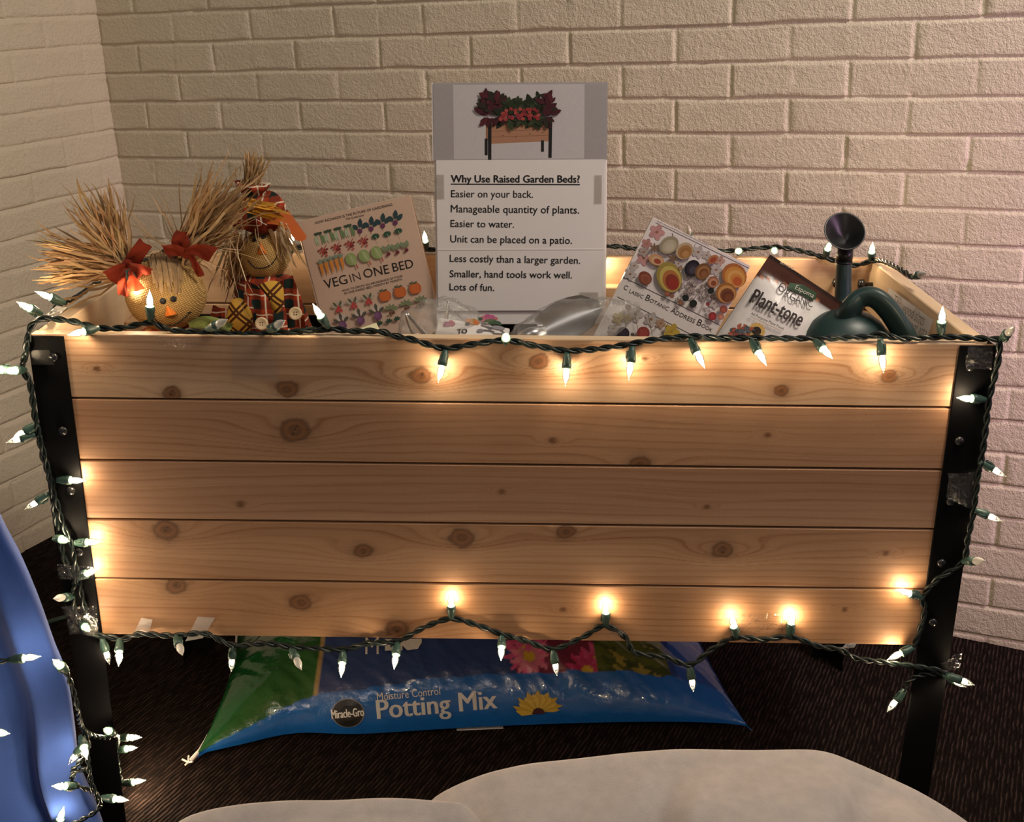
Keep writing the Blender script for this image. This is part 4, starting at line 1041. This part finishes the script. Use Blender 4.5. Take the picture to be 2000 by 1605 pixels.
for j in range(nv):
    for i in range(nu):
        a = BWd * i / (nu - 1); b = BH * j / (nv - 1); h = bag_h(a, b) + .0018 * float(fbm(a * 45, b * 45, 6) - .5); out.append(fs.at(a, -b, h))
        arch = .017 + .050 * (a / BWd - .62) ** 2; cols.append(WHT if b > arch else (BRN if b > .004 else (.03, .012, .008)))
        if 0 < b - arch < .002: cols[-1] = (.55, .2, .1)
m = M(); m.grid(out, nu, nv); back = [fs.at(BWd * i / (nu - 1), -BH * j / (nv - 1), -.0065 - .6 * bag_h(BWd * i / (nu - 1), BH * j / (nv - 1))) for j in range(nv) for i in range(nu)]
m.grid(back, nu, nv); cols += cols[:]
m.build('film', attr_mat('plant food bag film', .38, .4, .25, 90, .15), pb, True, colors=cols)


class Wrap(Sheet):
    hf = None

    def at(s, a, b, h=0):
        return s.o + s.U * a + s.V * b + s.N * (h + (s.hf(a, -b) if s.hf else 0))


w = Wrap(fs.o, fs.U, fs.V, .0034); w.step = .00004; w.hf = lambda a, b: bag_h(min(max(a, 0), BWd), min(max(b, 0), BH))


def wuv(u, v):
    a, b = Sheet.uv(fs, u, v); hh_ = bag_h(min(max(a, 0), BWd), min(max(-b, 0), BH)); p = PN(u, v, fs.o + fs.N * hh_, fs.N) - fs.o; return p.dot(fs.U), p.dot(fs.V)


zq = lambda x, y: wuv(1380 + x / 3.226, 400 + y / 3.226)
GRN = (.05, .10, .055)
w.poly([zq(520, 490), zq(610, 505), zq(690, 555), zq(680, 595), zq(655, 605), zq(600, 570), zq(510, 530)], GRN); w.k += 45; w.text('Espoma', zq(550, 530), zq(665, 588), (.75, .72, .65))
for ch, a, b in (('O', (437, 535), (478, 562)), ('R', (482, 575), (508, 590)), ('G', (512, 596), (545, 612)), ('A', (548, 614), (580, 626)), ('N', (584, 627), (612, 636)), ('I', (617, 637), (622, 639)), ('C', (630, 640), (660, 648))): w.text(ch, zq(*a), zq(*b), (.05, .045, .05), h=.0115 if ch != 'O' else .0145)
w.text('Plant-tone', zq(262, 612), zq(580, 768), (.03, .02, .02), bold=.09, h=.021, shear=.12)
w.line([zq(285, 520 + 95), zq(300, 540)], .0012, (.03, .02, .02)); w.text('All Purpose Plant Food', zq(272, 690), zq(475, 788), (.05, .04, .04), bold=.05)
w.line([zq(268, 700), zq(470, 798)], .0006, (.45, .2, .1))
c = zq(310, 795); sc1 = .0003
for i in range(14): a = i * 2 * PI / 14; w.leaf((c[0] + .004 * math.cos(a), c[1] + .004 * math.sin(a)), (c[0] + .0125 * math.cos(a), c[1] + .0125 * math.sin(a)), .0028, (.62, .40, .12))
w.ell(c, .0062, .0062, (.03, .018, .012))
rq = random.Random(5)
for i in range(46):
    p = zq(rq.uniform(150, 265), rq.uniform(770, 830)); a = rq.uniform(0, 6.28); w.leaf(p, (p[0] + .008 * math.cos(a), p[1] + .008 * math.sin(a)), .0022, rq.choice([(.35, .08, .05), (.42, .12, .07), (.10, .12, .14), (.3, .06, .05), (.06, .09, .10)]))
w.text('BIO-TONE', zq(455, 372), zq(535, 412), (.55, .45, .38), bold=.05)
w.build('print', MPRINT, pb)

# ---- handwritten note on the right inner wall
tl, tr, bl = PX(1739, 562, .576), PX(1824, 625, .576), PX(1727, 606, .570)
ns = Sheet(tl, tr - tl, tl - bl); nw = (tr - tl).length; nh = .105
nt = thing('paper_note', 'small white handwritten paper note leaning on the inside wall of the box', 'note', ns.at(nw / 2, -nh, 0)); m = M(); out = []
for j in range(9):
    for i in range(9): out.append(ns.at(nw * i / 8, -nh * j / 8, .004 * math.sin(i / 8 * PI) * math.sin(j / 8 * 2) + .002))
m.grid(out, 9, 9); m.grid([p - ns.N * .0005 for p in out], 9, 9); m.build('sheet', MPAPER, nt, True)
hw = Sheet(ns.at(0, 0, .006), ns.U, ns.V, .0003); zq2 = lambda x, y: hw.uv(1640 + x / 5.882, 460 + y / 5.882)
for s_, a, b in (('The wood slats', (608, 800), (960, 1045)), ('bottom are not atta', (545, 930), (985, 1175)), ('screwed down', (600, 1090), (850, 1260))): hw.text(s_, zq2(*a), zq2(*b), (.10, .10, .14), bold=-.014, shear=.2)
hw.build('handwriting', MINK, nt)

# ---- hand tools in clear plastic
def crumple(c, rad, seed, amp=.22, nu=40, nv=26, mat=None, rot=None):
    m = M(); m.ell((0, 0, 0), rad, None, nu, nv); V = np.array(m.v); un = V / np.array(rad)
    n = 1 + amp * ((fbm(un[:, 0] * 2.2 + un[:, 2] * 2, un[:, 1] * 2.2 + 4, seed) - .5) * 1.6 + (np.abs(fbm(un[:, 0] * 4 + 7, un[:, 2] * 4 + un[:, 1] * 3, seed + 5) - .5)) * 1.5); V = V * n[:, None]
    R = np.array(rot) if rot is not None else np.eye(3); m.v = [tuple(q) for q in (V @ R.T + np.array(c))]; return m


ty = .10; cf = PY(868, 625, ty)
fk = thing('hand_fork', 'steel hand fork wrapped in crinkled clear plastic beside the gardening book', 'garden tool', (cf.x, cf.y, .574))
crumple(cf + Vector((-.004, 0, -.012)), (.052, .028, .036), 3, .30).build('plastic_wrap', MFILM, fk, True)
m = M()
for pts in ([(852, 652, 0), (868, 640, 0), (873, 610, .0), (876, 588, .005)], [(812, 660, -.01), (800, 635, -.01), (792, 612, -.01)], [(836, 660, .01), (815, 635, .005), (795, 613, -.01)]):
    P = spl([PY(u, v, ty + d) for u, v, d in pts], 6); m.tube(P, [.0034 - .0016 * i / len(P) for i in range(len(P))], 10)
m.build('tines', MSTEEL, fk, True)
m = M(); m.tube([PY(856, 650, ty), Vector((cf.x - .01, cf.y + .03, .592))], .008, 12); m.build('handle', plain('wooden tool handle', (.40, .22, .10), .5, .3), fk, True)
sy2 = .20; cs = PY(1105, 628, sy2)
tw = thing('hand_trowel', 'steel hand trowel wrapped in clear plastic in front of the sign', 'garden tool', (cs.x, cs.y, .574))
Rt = Matrix.Rotation(-.38, 3, 'Y')
crumple(cs + Vector((.002, 0, -.012)), (.095, .036, .038), 11, .24, rot=Rt).build('plastic_wrap', MFILM, tw, True)
m = M(); out = []; nu, nv = 16, 22; d = (PY(1172, 596, sy2) - PY(1052, 646, sy2)); p0 = PY(1052, 646, sy2); L = d.length; d.normalize(); sd = Vector((0, .5, .86)); sd = (sd - d * sd.dot(d)).normalized(); nn = d.cross(sd)
for j in range(nv):
    t = j / (nv - 1); ww = .030 * (math.sin(PI * min(1, .12 + t * .80)) ** .55) * (1 - max(0, t - .8) * 2.2)
    for i in range(nu):
        s_ = i / (nu - 1) * 2 - 1; out.append(p0 + d * L * t + sd * ww * s_ + nn * (-.014 * (1 - s_ * s_)))
m.grid(out, nu, nv); m.grid([p + nn * .0015 for p in out], nu, nv); m.build('blade', MSTEEL, tw, True)
m = M(); e = p0 - d * .09; m.tube([p0 + d * .006 - nn * .010, p0 - d * .012, p0 - d * .03], [.008, .010, .0095], 14); m.build('ferrule', MSTEEL, tw, True)
m = M(); q_ = p0 - d * .03; m.tube([q_, q_ - d * .02 + Vector((0, 0, -.012)), Vector((q_.x - .05, q_.y, .590))], [.0095, .011, .011], 14); m.build('handle', plain('dark tool handle', (.05, .035, .03), .5, .3), tw, True)

# ---- garden booklet and seed packet behind the front rim
o, U, V, w_ = tilted(884, 632, .085, .75, 962, 623)
bs = Sheet(o, U, V); bo_ = thing('garden_booklet', 'white booklet with printed flowers lying tilted behind the front rim', 'booklet', bs.at(.045, -.055, -.004))
R3 = Matrix((bs.U, bs.V, bs.N)).transposed(); m = M(); m.box(bs.at(.016, -.043, -.003), (.096, .085, .006), R3 @ Matrix.Rotation(-.30, 3, 'Z'), bev=.001); m.build('cover', MPAPER, bo_)
zb = lambda x, y: bs.uv(560 + x / 3.704, 600 + y / 3.704)
rq = random.Random(6)
for x, y, c in ((1175, 118, (.55, .18, .25)), (1345, 105, (.60, .23, .06)), (1450, 78, (.58, .17, .25)), (1480, 75, (.5, .12, .2))):
    for i in range(16): p = zb(x + rq.uniform(-34, 34), y + rq.uniform(-10, 12)); bs.ell(p, .0035, .003, tuple(q * rq.uniform(.7, 1.2) for q in c), n=8)
for a, b in (((1380, 90), (1420, 85)), ((1420, 105), (1520, 95)), ((1450, 120), (1540, 110)), ((1500, 100), (1560, 130)), ((1290, 125), (1330, 118))): bs.leaf(zb(*a), zb(*b), .0025, rq.choice([(.05, .09, .05), (.10, .14, .07), (.03, .04, .04)]))
for pts in (((1395, 170), (1440, 168), (1500, 178)), ((1410, 130), (1470, 150), (1560, 165)), ((1440, 140), (1540, 160), (1580, 190)), ((1460, 150), (1500, 190), (1600, 200))): bs.line([zb(*p) for p in pts], .0016, (.16, .15, .16))
bs.ell(zb(1400, 172), .0045, .0028, (.25, .24, .25)); bs.ell(zb(1530, 150), .009, .003, (.30, .29, .31), -.3)
bs.text('TO', zb(1235, 192), zb(1305, 190), BK, bold=.07);
bs.build('cover_print', MPRINT, bo_)
o, U, V, w_ = tilted(690, 648, .05, .9, 745, 652)
ss_ = Sheet(o, U, V); sp_ = thing('seed_packet', 'small pale seed packet lying low against the gardening book', 'seed packet', ss_.at(.02, -.04, 0)); R3 = Matrix((ss_.U, ss_.V, ss_.N)).transposed() @ Matrix.Rotation(.5, 3, 'Z')
m = M(); m.box(ss_.at(.018, -.022, -.002), (.055, .062, .003), R3, bev=.001); m.build('packet', plain('pale yellow paper', (.68, .66, .42), .5, .3), sp_)
ss_.ell((.012, -.004), .006, .004, (.45, .05, .05)); ss_.leaf((.02, -.006), (.035, -.002), .003, (.1, .25, .08)); ss_.build('print', MPRINT, sp_)

# ------------------------------------------------------------------ bag of potting mix on the carpet
def proj(p):
    q = RC.transposed() @ (Vector(p) - CAM); return 1000 + F * q.x / -q.z, 802.5 - F * q.y / -q.z


A0 = PZ(374, 1490, .004); A1 = PZ(1471, 1432, .012); bU = A1 - A0; bL = bU.length; bU.normalize(); bV = Vector((0, 0, 1)).cross(bU).normalized(); bDp = .47
BHm = .150


def bag_pt(u, v, bot=False):
    """u along the length, v from the front seam to the back seam"""
    su, sv = max(0, math.sin(PI * u)), max(0, math.sin(PI * v)); ins = (.052 * su ** .35 + .020 * math.exp(-((u - .17) / .08) ** 2)) * (1 - 2 * v); insu = .030 * sv ** .6 * (1 - 2 * u)
    f = (su ** .42) * (sv ** .50)
    h = (BHm if not bot else -.0) * f
    wr = 0 if bot else (.016 * (float(fbm(u * 9, v * 5, 31)) - .5) - .010 * abs(float(fbm(u * 22 + v * 9, v * 3, 35)) - .5) + .006 * (float(fbm(u * 30 + v * 14, v * 9, 32)) - .5)) * min(1, f * 2)
    z0 = .004 + (.030 * f if not bot else 0) * 0 + .022 * (1 - abs(2 * v - 1)) * 0
    if v < .5: ins *= 1
    return A0 + bU * (bL * u + insu) + bV * (bDp * v + ins - (.018 * f if v < .3 else 0) * 0) + Vector((0, 0, z0 + max(0, h + wr)))


NU, NV = 230, 120
us = np.linspace(0, 1, NU); vs_ = np.linspace(0, 1, NV) ** 1.35
G = [[bag_pt(u, v) for u in us] for v in vs_]
PJ = np.array([[proj(p) for p in row] for row in G])


def inv(x, y):
    d = (PJ[..., 0] - x) ** 2 + (PJ[..., 1] - y) ** 2; d[int(NV * .75):] += 1e6; j, i = np.unravel_index(d.argmin(), d.shape); return us[i], vs_[j]


uA, vA = inv(625, 1356); uB, vB = inv(1300, 1322); uC = inv(985, 1270)[0]; uD = inv(1163, 1270)[0]; uE = inv(1306, 1290)[0]; uE2 = inv(1316, 1290)[0]; uS = inv(619, 1310)[0]; uS2 = inv(627, 1310)[0]
BB, DBL, GR_, TAN = (.008, .115, .42), (.012, .045, .17), (.004, .085, .018), (.30, .22, .10); cols = []
rr_ = random.Random(3)
Dz = [(rr_.uniform(uC, uD), rr_.uniform(vA, .75), rr_.uniform(.030, .042), rr_.choice([(.42, .03, .12), (.50, .07, .20), (.55, .16, .25)])) for i in range(26)]
for j in range(NV):
    for i in range(NU):
        u, v = us[i], vs_[j]; vb = vA + (vB - vA) * (u - uA) / (uB - uA); vb = max(vb, .05)
        if u < uA: vb = vA - (uA - u) * .35
        c = BB
        if v > vb:
            c = DBL
            if u < uS: c = GR_
            elif u < uS2: c = TAN
            elif uC - .01 < u < uD:
                for (du, dv, dr, dc) in Dz:
                    a = math.atan2((v - dv) * bDp, (u - du) * bL); r0 = math.hypot((v - dv) * bDp, (u - du) * bL); k_ = dr * (.75 + .25 * math.cos(a * 11))
                    if r0 < k_: c = (.50, .33, .03) if r0 < dr * .3 else tuple(q * (.6 + .6 * r0 / dr) for q in dc)
                if c == DBL and u > uC + .02: c = (.14, .015, .05)
            elif uD <= u < uE:
                n_ = float(fbm(u * 38 + v * 9, v * 22, 41)); c = (.07, .095, .018) if n_ < .5 else (.035, .055, .014)
                if n_ > .64: c = (.24, .20, .04)
            elif u >= uE2: c = (.016, .075, .30)
        cols.append(c)
bag = thing('potting_mix_bag', 'big blue and green bag of potting mix lying on the carpet under the garden bed', 'bag', (A0 + bU * bL / 2 + bV * bDp / 2)[:])
m = M(); m.grid([p for r_ in G for p in r_], NU, NV); nb = len(m.v); m.grid([bag_pt(u, v, True) for v in np.linspace(0, 1, 20) for u in us[::5]], len(us[::5]), 20); cols += [BB] * (len(m.v) - nb)
m.build('film', attr_mat('shiny printed bag film', .20, .5, .6, 48, .6, .004), bag, True, colors=cols)
m = M(); m.tube([bag_pt(0, v) + Vector((0, 0, .002)) for v in np.linspace(0, .98, 20)], .0035, 6); m.build('end_seal', MPAPER, bag, True)
m = M(); e = A0 + Vector((-.004, -.002, .003)); [m.tube([e, e + Vector(q)], .0016, 5) for q in ((-.010, 0, .006), (.002, -.002, .014), (-.004, -.006, -.001), (.008, -.003, .004))]; m.build('seam_tail', MPAPER, bag)


class BagPrint(Sheet):
    """print wrapped on the bulging film: 2-D frame is (length, depth) in metres"""

    def __init__(s): s.m = M(); s.k = 0; s.lift = .0014; s.step = .0003
    def uv(s, x, y): u, v = inv(x, y); return u * bL, v

    def at(s, a, b, h=0):
        u = min(max(a / bL, .002), .998); v = min(max(b, .002), .95); p = bag_pt(u, v); n = (bag_pt(u + .002, v) - p).cross(bag_pt(u, v + .004) - p).normalized(); return p + n * h


bp = BagPrint()
PJf = [PJ]


def btext(txt, x0, y0, x1, y1, hpx, col, bold=0.0, rot90=False):
    """lettering printed on the film so that its foot runs from one image point to another"""
    v, f = glyphs(txt); lo, hi = v[:, 0].min(), v[:, 0].max(); top = v[:, 1].max(); d = Vector((x1 - x0, y1 - y0)); e = d.normalized(); n = Vector((e.y, -e.x)); bp.k += 1; P = []
    for dx in ([0] if bold == 0 else [-bold, 0, bold]):
        P = []
        for q in v:
            w = Vector((x0 + dx, y0)) + d * ((q[0] - lo) / (hi - lo)) + n * hpx * q[1] / top
            P.append(bsmooth(w.x, w.y, bp.lift + bp.k * bp.step))
        bp.m.add(P, f, 0, col)


def bsmooth(x, y, h):
    """point of the film seen at image point (x, y)"""
    u, v = inv(x, y); u = float(u); v = float(v)
    for _ in range(4):
        p = bag_pt(u, v); a = proj(p); e = 1e-3; pu = proj(bag_pt(u + e, v)); pv = proj(bag_pt(u, v + e))
        J = np.array([[(pu[0] - a[0]) / e, (pv[0] - a[0]) / e], [(pu[1] - a[1]) / e, (pv[1] - a[1]) / e]])
        try: dd = np.linalg.solve(J, [x - a[0], y - a[1]])
        except Exception: break
        u = min(max(u + max(-.01, min(.01, dd[0])), .003), .995); v = min(max(v + max(-.02, min(.02, dd[1])), .003), .9)
    return bp.at(u * bL, v, h)


def bell(x, y, rx_, ry_, col, n=30):
    bp.k += 1; h = bp.lift + bp.k * bp.step; c = bsmooth(x, y, h); R1 = [bsmooth(x + rx_ * .55 * math.cos(2 * PI * i / n), y + ry_ * .55 * math.sin(2 * PI * i / n), h) for i in range(n)]; R2 = [bsmooth(x + rx_ * math.cos(2 * PI * i / n), y + ry_ * math.sin(2 * PI * i / n), h) for i in range(n)]
    bp.m.add([c] + R1 + R2, [(0, 1 + (i + 1) % n, 1 + i) for i in range(n)] + [(1 + i, 1 + (i + 1) % n, 1 + n + (i + 1) % n, 1 + n + i) for i in range(n)], 0, col)


def bpoly(pts, col):
    bp.k += 1; h = bp.lift + bp.k * bp.step; bp.m.add([bsmooth(x, y, h) for x, y in pts], [list(range(len(pts)))], 0, col)


SILV = (.60, .60, .60)
bell(680, 1392, 32, 28, (.20, .20, .20)); bell(680, 1392, 30, 26.5, (.006, .006, .007)); btext('Miracle-Gro', 649, 1403, 711, 1397, 16, (.80, .78, .74), .5)
MBP = attr_mat('bag lettering', .3, .5, 0, 300, .4); bp.build('logo_print', MBP, bag); bp = BagPrint()
btext('Moisture Control', 737, 1368, 860, 1356, 15, SILV); btext('Potting Mix', 738, 1403, 971, 1382, 36, SILV, 1.3)
bp.build('lettering', MBP, bag); bp = BagPrint()
for i in range(15):
    a = PI * (i + .5) / 15; r0, r1 = (10, 52) if i % 2 else (8, 44); x0, y0 = 1050, 1390; cx_, sx_ = math.cos(a), math.sin(a)
    bpoly([(x0 + r0 * cx_ - 3 * sx_, y0 - r0 * sx_ * .8 - 3 * cx_), (x0 + r1 * .7 * cx_ - 9 * sx_, y0 - r1 * .7 * sx_ * .8 - 8 * cx_), (x0 + r1 * cx_, y0 - r1 * sx_ * .82), (x0 + r1 * .7 * cx_ + 9 * sx_, y0 - r1 * .7 * sx_ * .8 + 8 * cx_ * .3), (x0 + r0 * cx_ + 3 * sx_, y0 - r0 * sx_ * .8)], (.50, .33, .03) if i % 2 else (.62, .42, .06))
bpoly([(1038, 1392), (1042, 1383), (1050, 1380), (1060, 1383), (1064, 1391)], (.06, .012, .015))
bp.build('flower_print', MBP, bag); bp = BagPrint()
btext('M', 714, 1278, 740, 1278, 32, SILV); btext('F', 757, 1272, 764, 1276, 1, DBL)
bpoly([(752, 1250), (824, 1248), (824, 1256), (816, 1268), (796, 1271), (786, 1262), (786, 1271), (752, 1272)], SILV); bpoly([(763, 1256), (778, 1256), (778, 1264), (763, 1265)], DBL)
bp.build('lettering', MBP, bag)

# ------------------------------------------------------------------ white felt in front
def felt(name, label, sil, yr, yb, yf, seed, lab_drop=.0, curl=None):
    xs = np.arange(sil[0][0], sil[-1][0] + 1, 12.0); sx = [p[0] for p in sil]; sv = [p[1] for p in sil]; V = np.interp(xs, sx, sv); ker = np.ones(5) / 5; V = np.convolve(np.pad(V, 2, 'edge'), ker, 'valid')
    top = [PY(u, v, yr) for u, v in zip(xs, V)]; n = len(top); m = M(); rows = []
    for t in np.linspace(0, 1, 7): rows.append([Vector((p.x, yb + (yr + .012 - yb) * t, max(.002, p.z - .012) * math.sin(t * PI / 2) ** .6)) for p in top])
    rows.append([Vector((p.x, yr + .006, p.z - .002)) for p in top]); rows.append([Vector((p.x, yr, p.z)) for p in top])
    for t in np.linspace(.02, 1, 34):
        r_ = []
        for i, p in enumerate(top):
            y = yr - .006 + (yf - yr) * t; w = .070 * (float(fbm(p.x * 5 + 3 + y * 2, y * 3, seed)) - .5) - .035 * max(0, 1 - abs(((p.x - y * .35) * 4.1 + 50.35) % 1 - .5) * 6) + .014 * (float(fbm(p.x * 16, y * 12, seed + 2)) - .5)
            r_.append(Vector((p.x * (1 - .03 * t), y, max(.004, p.z - .006 - .035 * t * t + w * min(1, t * 4) * min(1, max(0, p.z) * 12)))))
        rows.append(r_)
    rows.append([Vector((p.x, yf - .01, .003)) for p in rows[-1]])
    m.grid([p for r_ in rows for p in r_], n, len(rows)); return tag(m.build(name, MFELT, smooth=True), label, 'felt cloth')


felt('felt_blanket', 'large white felt blanket humped up in front of the right leg', [(790, 1640), (830, 1570), (880, 1540), (950, 1512), (1030, 1494), (1130, 1484), (1230, 1472), (1330, 1465), (1470, 1468), (1570, 1466), (1612, 1468), (1650, 1482), (1720, 1512), (1800, 1549), (1860, 1585), (1900, 1612), (1990, 1690)], -.17, -.10, -.60, 3)
felt('felt_blanket', 'smaller white felt fold lying in front of the larger blanket, below the potting mix bag', [(300, 1650), (345, 1604), (400, 1585), (470, 1573), (560, 1566), (660, 1566), (740, 1561), (790, 1562), (850, 1567), (905, 1570), (925, 1580), (938, 1604), (960, 1650)], -.24, -.20, -.62, 9)

# ------------------------------------------------------------------ blue cloth over the neighbouring table
sil = [(-60, 900), (0, 1040), (40, 1118), (75, 1200), (107, 1290), (128, 1345), (140, 1420), (147, 1480), (160, 1540), (188, 1605), (215, 1680)]
E_ = spl([PY(u, v, -.10) for u, v in sil], 6); E_ = [p for p in E_ if p.z > .002]; E_.append(Vector((E_[-1].x + .01, E_[-1].y, .002))); rows = []
for p in E_:
    k_ = 1 - p.z / .7; r_ = [Vector((p.x - .02, p.y + .05, p.z)), Vector((p.x - .004, p.y + .02, p.z))]
    for i in range(110):
        s_ = i / 109 * .62; fd = (.034 * (1 - abs(math.sin(s_ * 42 + .9 + p.z * 2.2))) ** 1.6 + .014 * math.sin(s_ * 58 + 2 - p.z * 3)) * (.35 + .65 * max(0, k_)); r_.append(Vector((p.x - s_ * .93, p.y - s_ * .26 - fd * min(1, s_ * 14), p.z)))
    rows.append(r_)
m = M(); m.grid([p for r_ in rows for p in r_], 112, len(rows)); tag(m.build('table_drape', MBLUE, smooth=True), 'royal blue cloth draped to the carpet at the left of the garden bed', 'cloth')
st3 = thing('light_string', 'tangled string of white lights hanging on the blue cloth by the left leg', 'string lights', PY(160, 1500, -.12)[:], g)
m = M(); yq = -.128
for pts in ([(-20, 1292, -.16), (5, 1291, -.15), (20, 1288, -.145)], [(128, 1310, yq), (142, 1345, yq), (152, 1385, yq), (160, 1420, yq + .03), (182, 1436, yq + .06), (212, 1440, -.03), (226, 1432, -.01)], [(160, 1420, yq), (172, 1455, yq), (160, 1482, yq), (142, 1505, yq), (170, 1500, yq)], [(170, 1470, yq), (176, 1520, yq), (186, 1548, yq), (196, 1568, yq), (186, 1585, yq), (150, 1605, yq), (110, 1625, yq)], [(150, 1500, yq), (140, 1525, yq), (165, 1540, yq), (190, 1550, yq + .03)], [(226, 1432, .0), (230, 1442, .09), (228, 1466, .12), (232, 1500, .10), (238, 1530, .075)]): twisted(m, [PY(*p) for p in pts], .0017, 2, .03, .0022)
m.build('wire', MWIRE, st3, True)
for a in [(16, 1288, -.15, 76, 1282), (130, 1311, yq, 106, 1290), (-30, 1428, -.20, 14, 1432), (166, 1452, yq, 136, 1490), (158, 1438, yq, 168, 1475), (226, 1440, .10, 272, 1440, 1, -1, 2.5), (229, 1464, .125, 264, 1460, 1, -1, 2.5), (238, 1530, .075, 280, 1524, 1, -1, 2.5), (200, 1557, -.09, 246, 1562), (152, 1536, yq, 106, 1535), (110, 1622, yq, 124, 1578), (222, 1432, -.02, 205, 1424)]: lampP(st3, *a)

# ------------------------------------------------------------------ cord along the wall and bits of tape
cp = [PZ(2060, 1252, .006), PZ(1990, 1250, .006), PZ(1930, 1244, .006), PZ(1875, 1234, .006), PZ(1830, 1216, .006), PZ(1650, 1160, .006), PZ(1200, 1040, .006), PZ(700, 1050, .006), PZ(350, 1150, .006), PZ(180, 1196, .006), PZ(128, 1205, .006), PZ(86, 1217, .006), PZ(40, 1232, .006)]
m = M(); m.tube(spl(cp, 10), .0045, 8); tag(m.build('extension_cord', MSOCK, smooth=True), 'dark green extension cord on the carpet along the foot of the wall', 'cord')


def tape(pts, y, label, crum=0.0, mat=None, seed=1):
    P = [PY(u, v, y) for u, v in pts]; m = M(); out = []; n = 12
    for j in range(n):
        for i in range(n):
            a, b = i / (n - 1), j / (n - 1); p = P[0].lerp(P[1], a).lerp(P[3].lerp(P[2], a), b); h = crum * (float(fbm(a * 4 + seed * 3, b * 4, seed)) * 1.0) + .0004 * math.sin(a * PI); out.append(p + Vector((0, -h, 0)))
    m.grid(out, n, n); tag(m.build('tape_strip', mat or MTAPE, smooth=crum == 0), label, 'tape', 'pieces of clear tape on the garden bed')


tape([(452, 664), (545, 666), (546, 746), (454, 744)], -.0012, 'flat clear tape on the top board below the scarecrow with the hat')
tape([(308, 656), (384, 660), (386, 680), (310, 676)], -.0014, 'small clear tape on the top board below the pigtailed doll', .003, MTAPEC, 2)
tape([(58, 684), (96, 683), (106, 712), (61, 712)], -.0045, 'grey clear tape near the top of the left black leg', 0, clear('dull tape', .02, (.8, .8, .8), .35, .025, fres=.1))
tape([(1888, 676), (1938, 676), (1934, 720), (1884, 718)], -.005, 'crinkled clear tape at the top of the right black leg', .008, MTAPEC, 4)
tape([(1850, 922), (1908, 918), (1900, 992), (1846, 970)], -.005, 'crinkled clear tape halfway down the right black leg', .010, MTAPEC, 5)
tape([(126, 1176), (190, 1178), (198, 1236), (140, 1234)], -.016, 'large crumpled clear tape at the left end of the bottom board', .016, MTAPEC, 6)
tape([(114, 1098), (184, 1104), (184, 1126), (118, 1128)], -.014, 'shiny clear tape around the wires on the left leg', .008, MTAPEC, 7)
MWT = clear('white backed tape', .10, (.9, .88, .86), .3, .35)
tape([(362, 1252, ), (386, 1204), (420, 1206), (396, 1246)], -.003, 'slanted pale tape on the bottom board above the green bag end', 0, MWT, 8)
tape([(262, 1236), (276, 1206), (298, 1210), (290, 1240)], -.003, 'short pale tape on the bottom board near the left leg', 0, MWT, 9)
tape([(1196, 1222), (1218, 1232), (1216, 1242), (1192, 1240)], -.020, 'small clear tape on the wire below the middle upright bulb', .006, MTAPEC, 10)
tape([(1444, 1196), (1528, 1196), (1530, 1250), (1446, 1250)], -.0014, 'clear tape on the bottom board between two upright bulbs', .004, MTAPEC, 11)
tape([(1640, 1266), (1652, 1256), (1674, 1254), (1668, 1264)], -.014, 'white tape end on the wire under the right end of the bottom board', .002, MWT, 12)
tape([(1832, 1290), (1876, 1270), (1872, 1300), (1850, 1305)], -.016, 'crumpled clear tape on the right leg below the boards', .010, MTAPEC, 13)

tape([(92, 612), (112, 596), (132, 600), (106, 624)], .02, 'white tape bit on the wires at the left front corner of the rim', .003, MWT, 14)
m = M(); a, b = PZ(885, 1423, .002), PZ(976, 1419, .002); d = (b - a).normalized(); m.box((a + b) / 2 + Vector((0, .06, 0)), ((b - a).length, .13, .0008), Matrix.Rotation(math.atan2(d.y, d.x), 3, 'Z')); tag(m.build('paper_slip', MPAPER), 'thin white paper slip half under the front edge of the potting mix bag', 'paper')
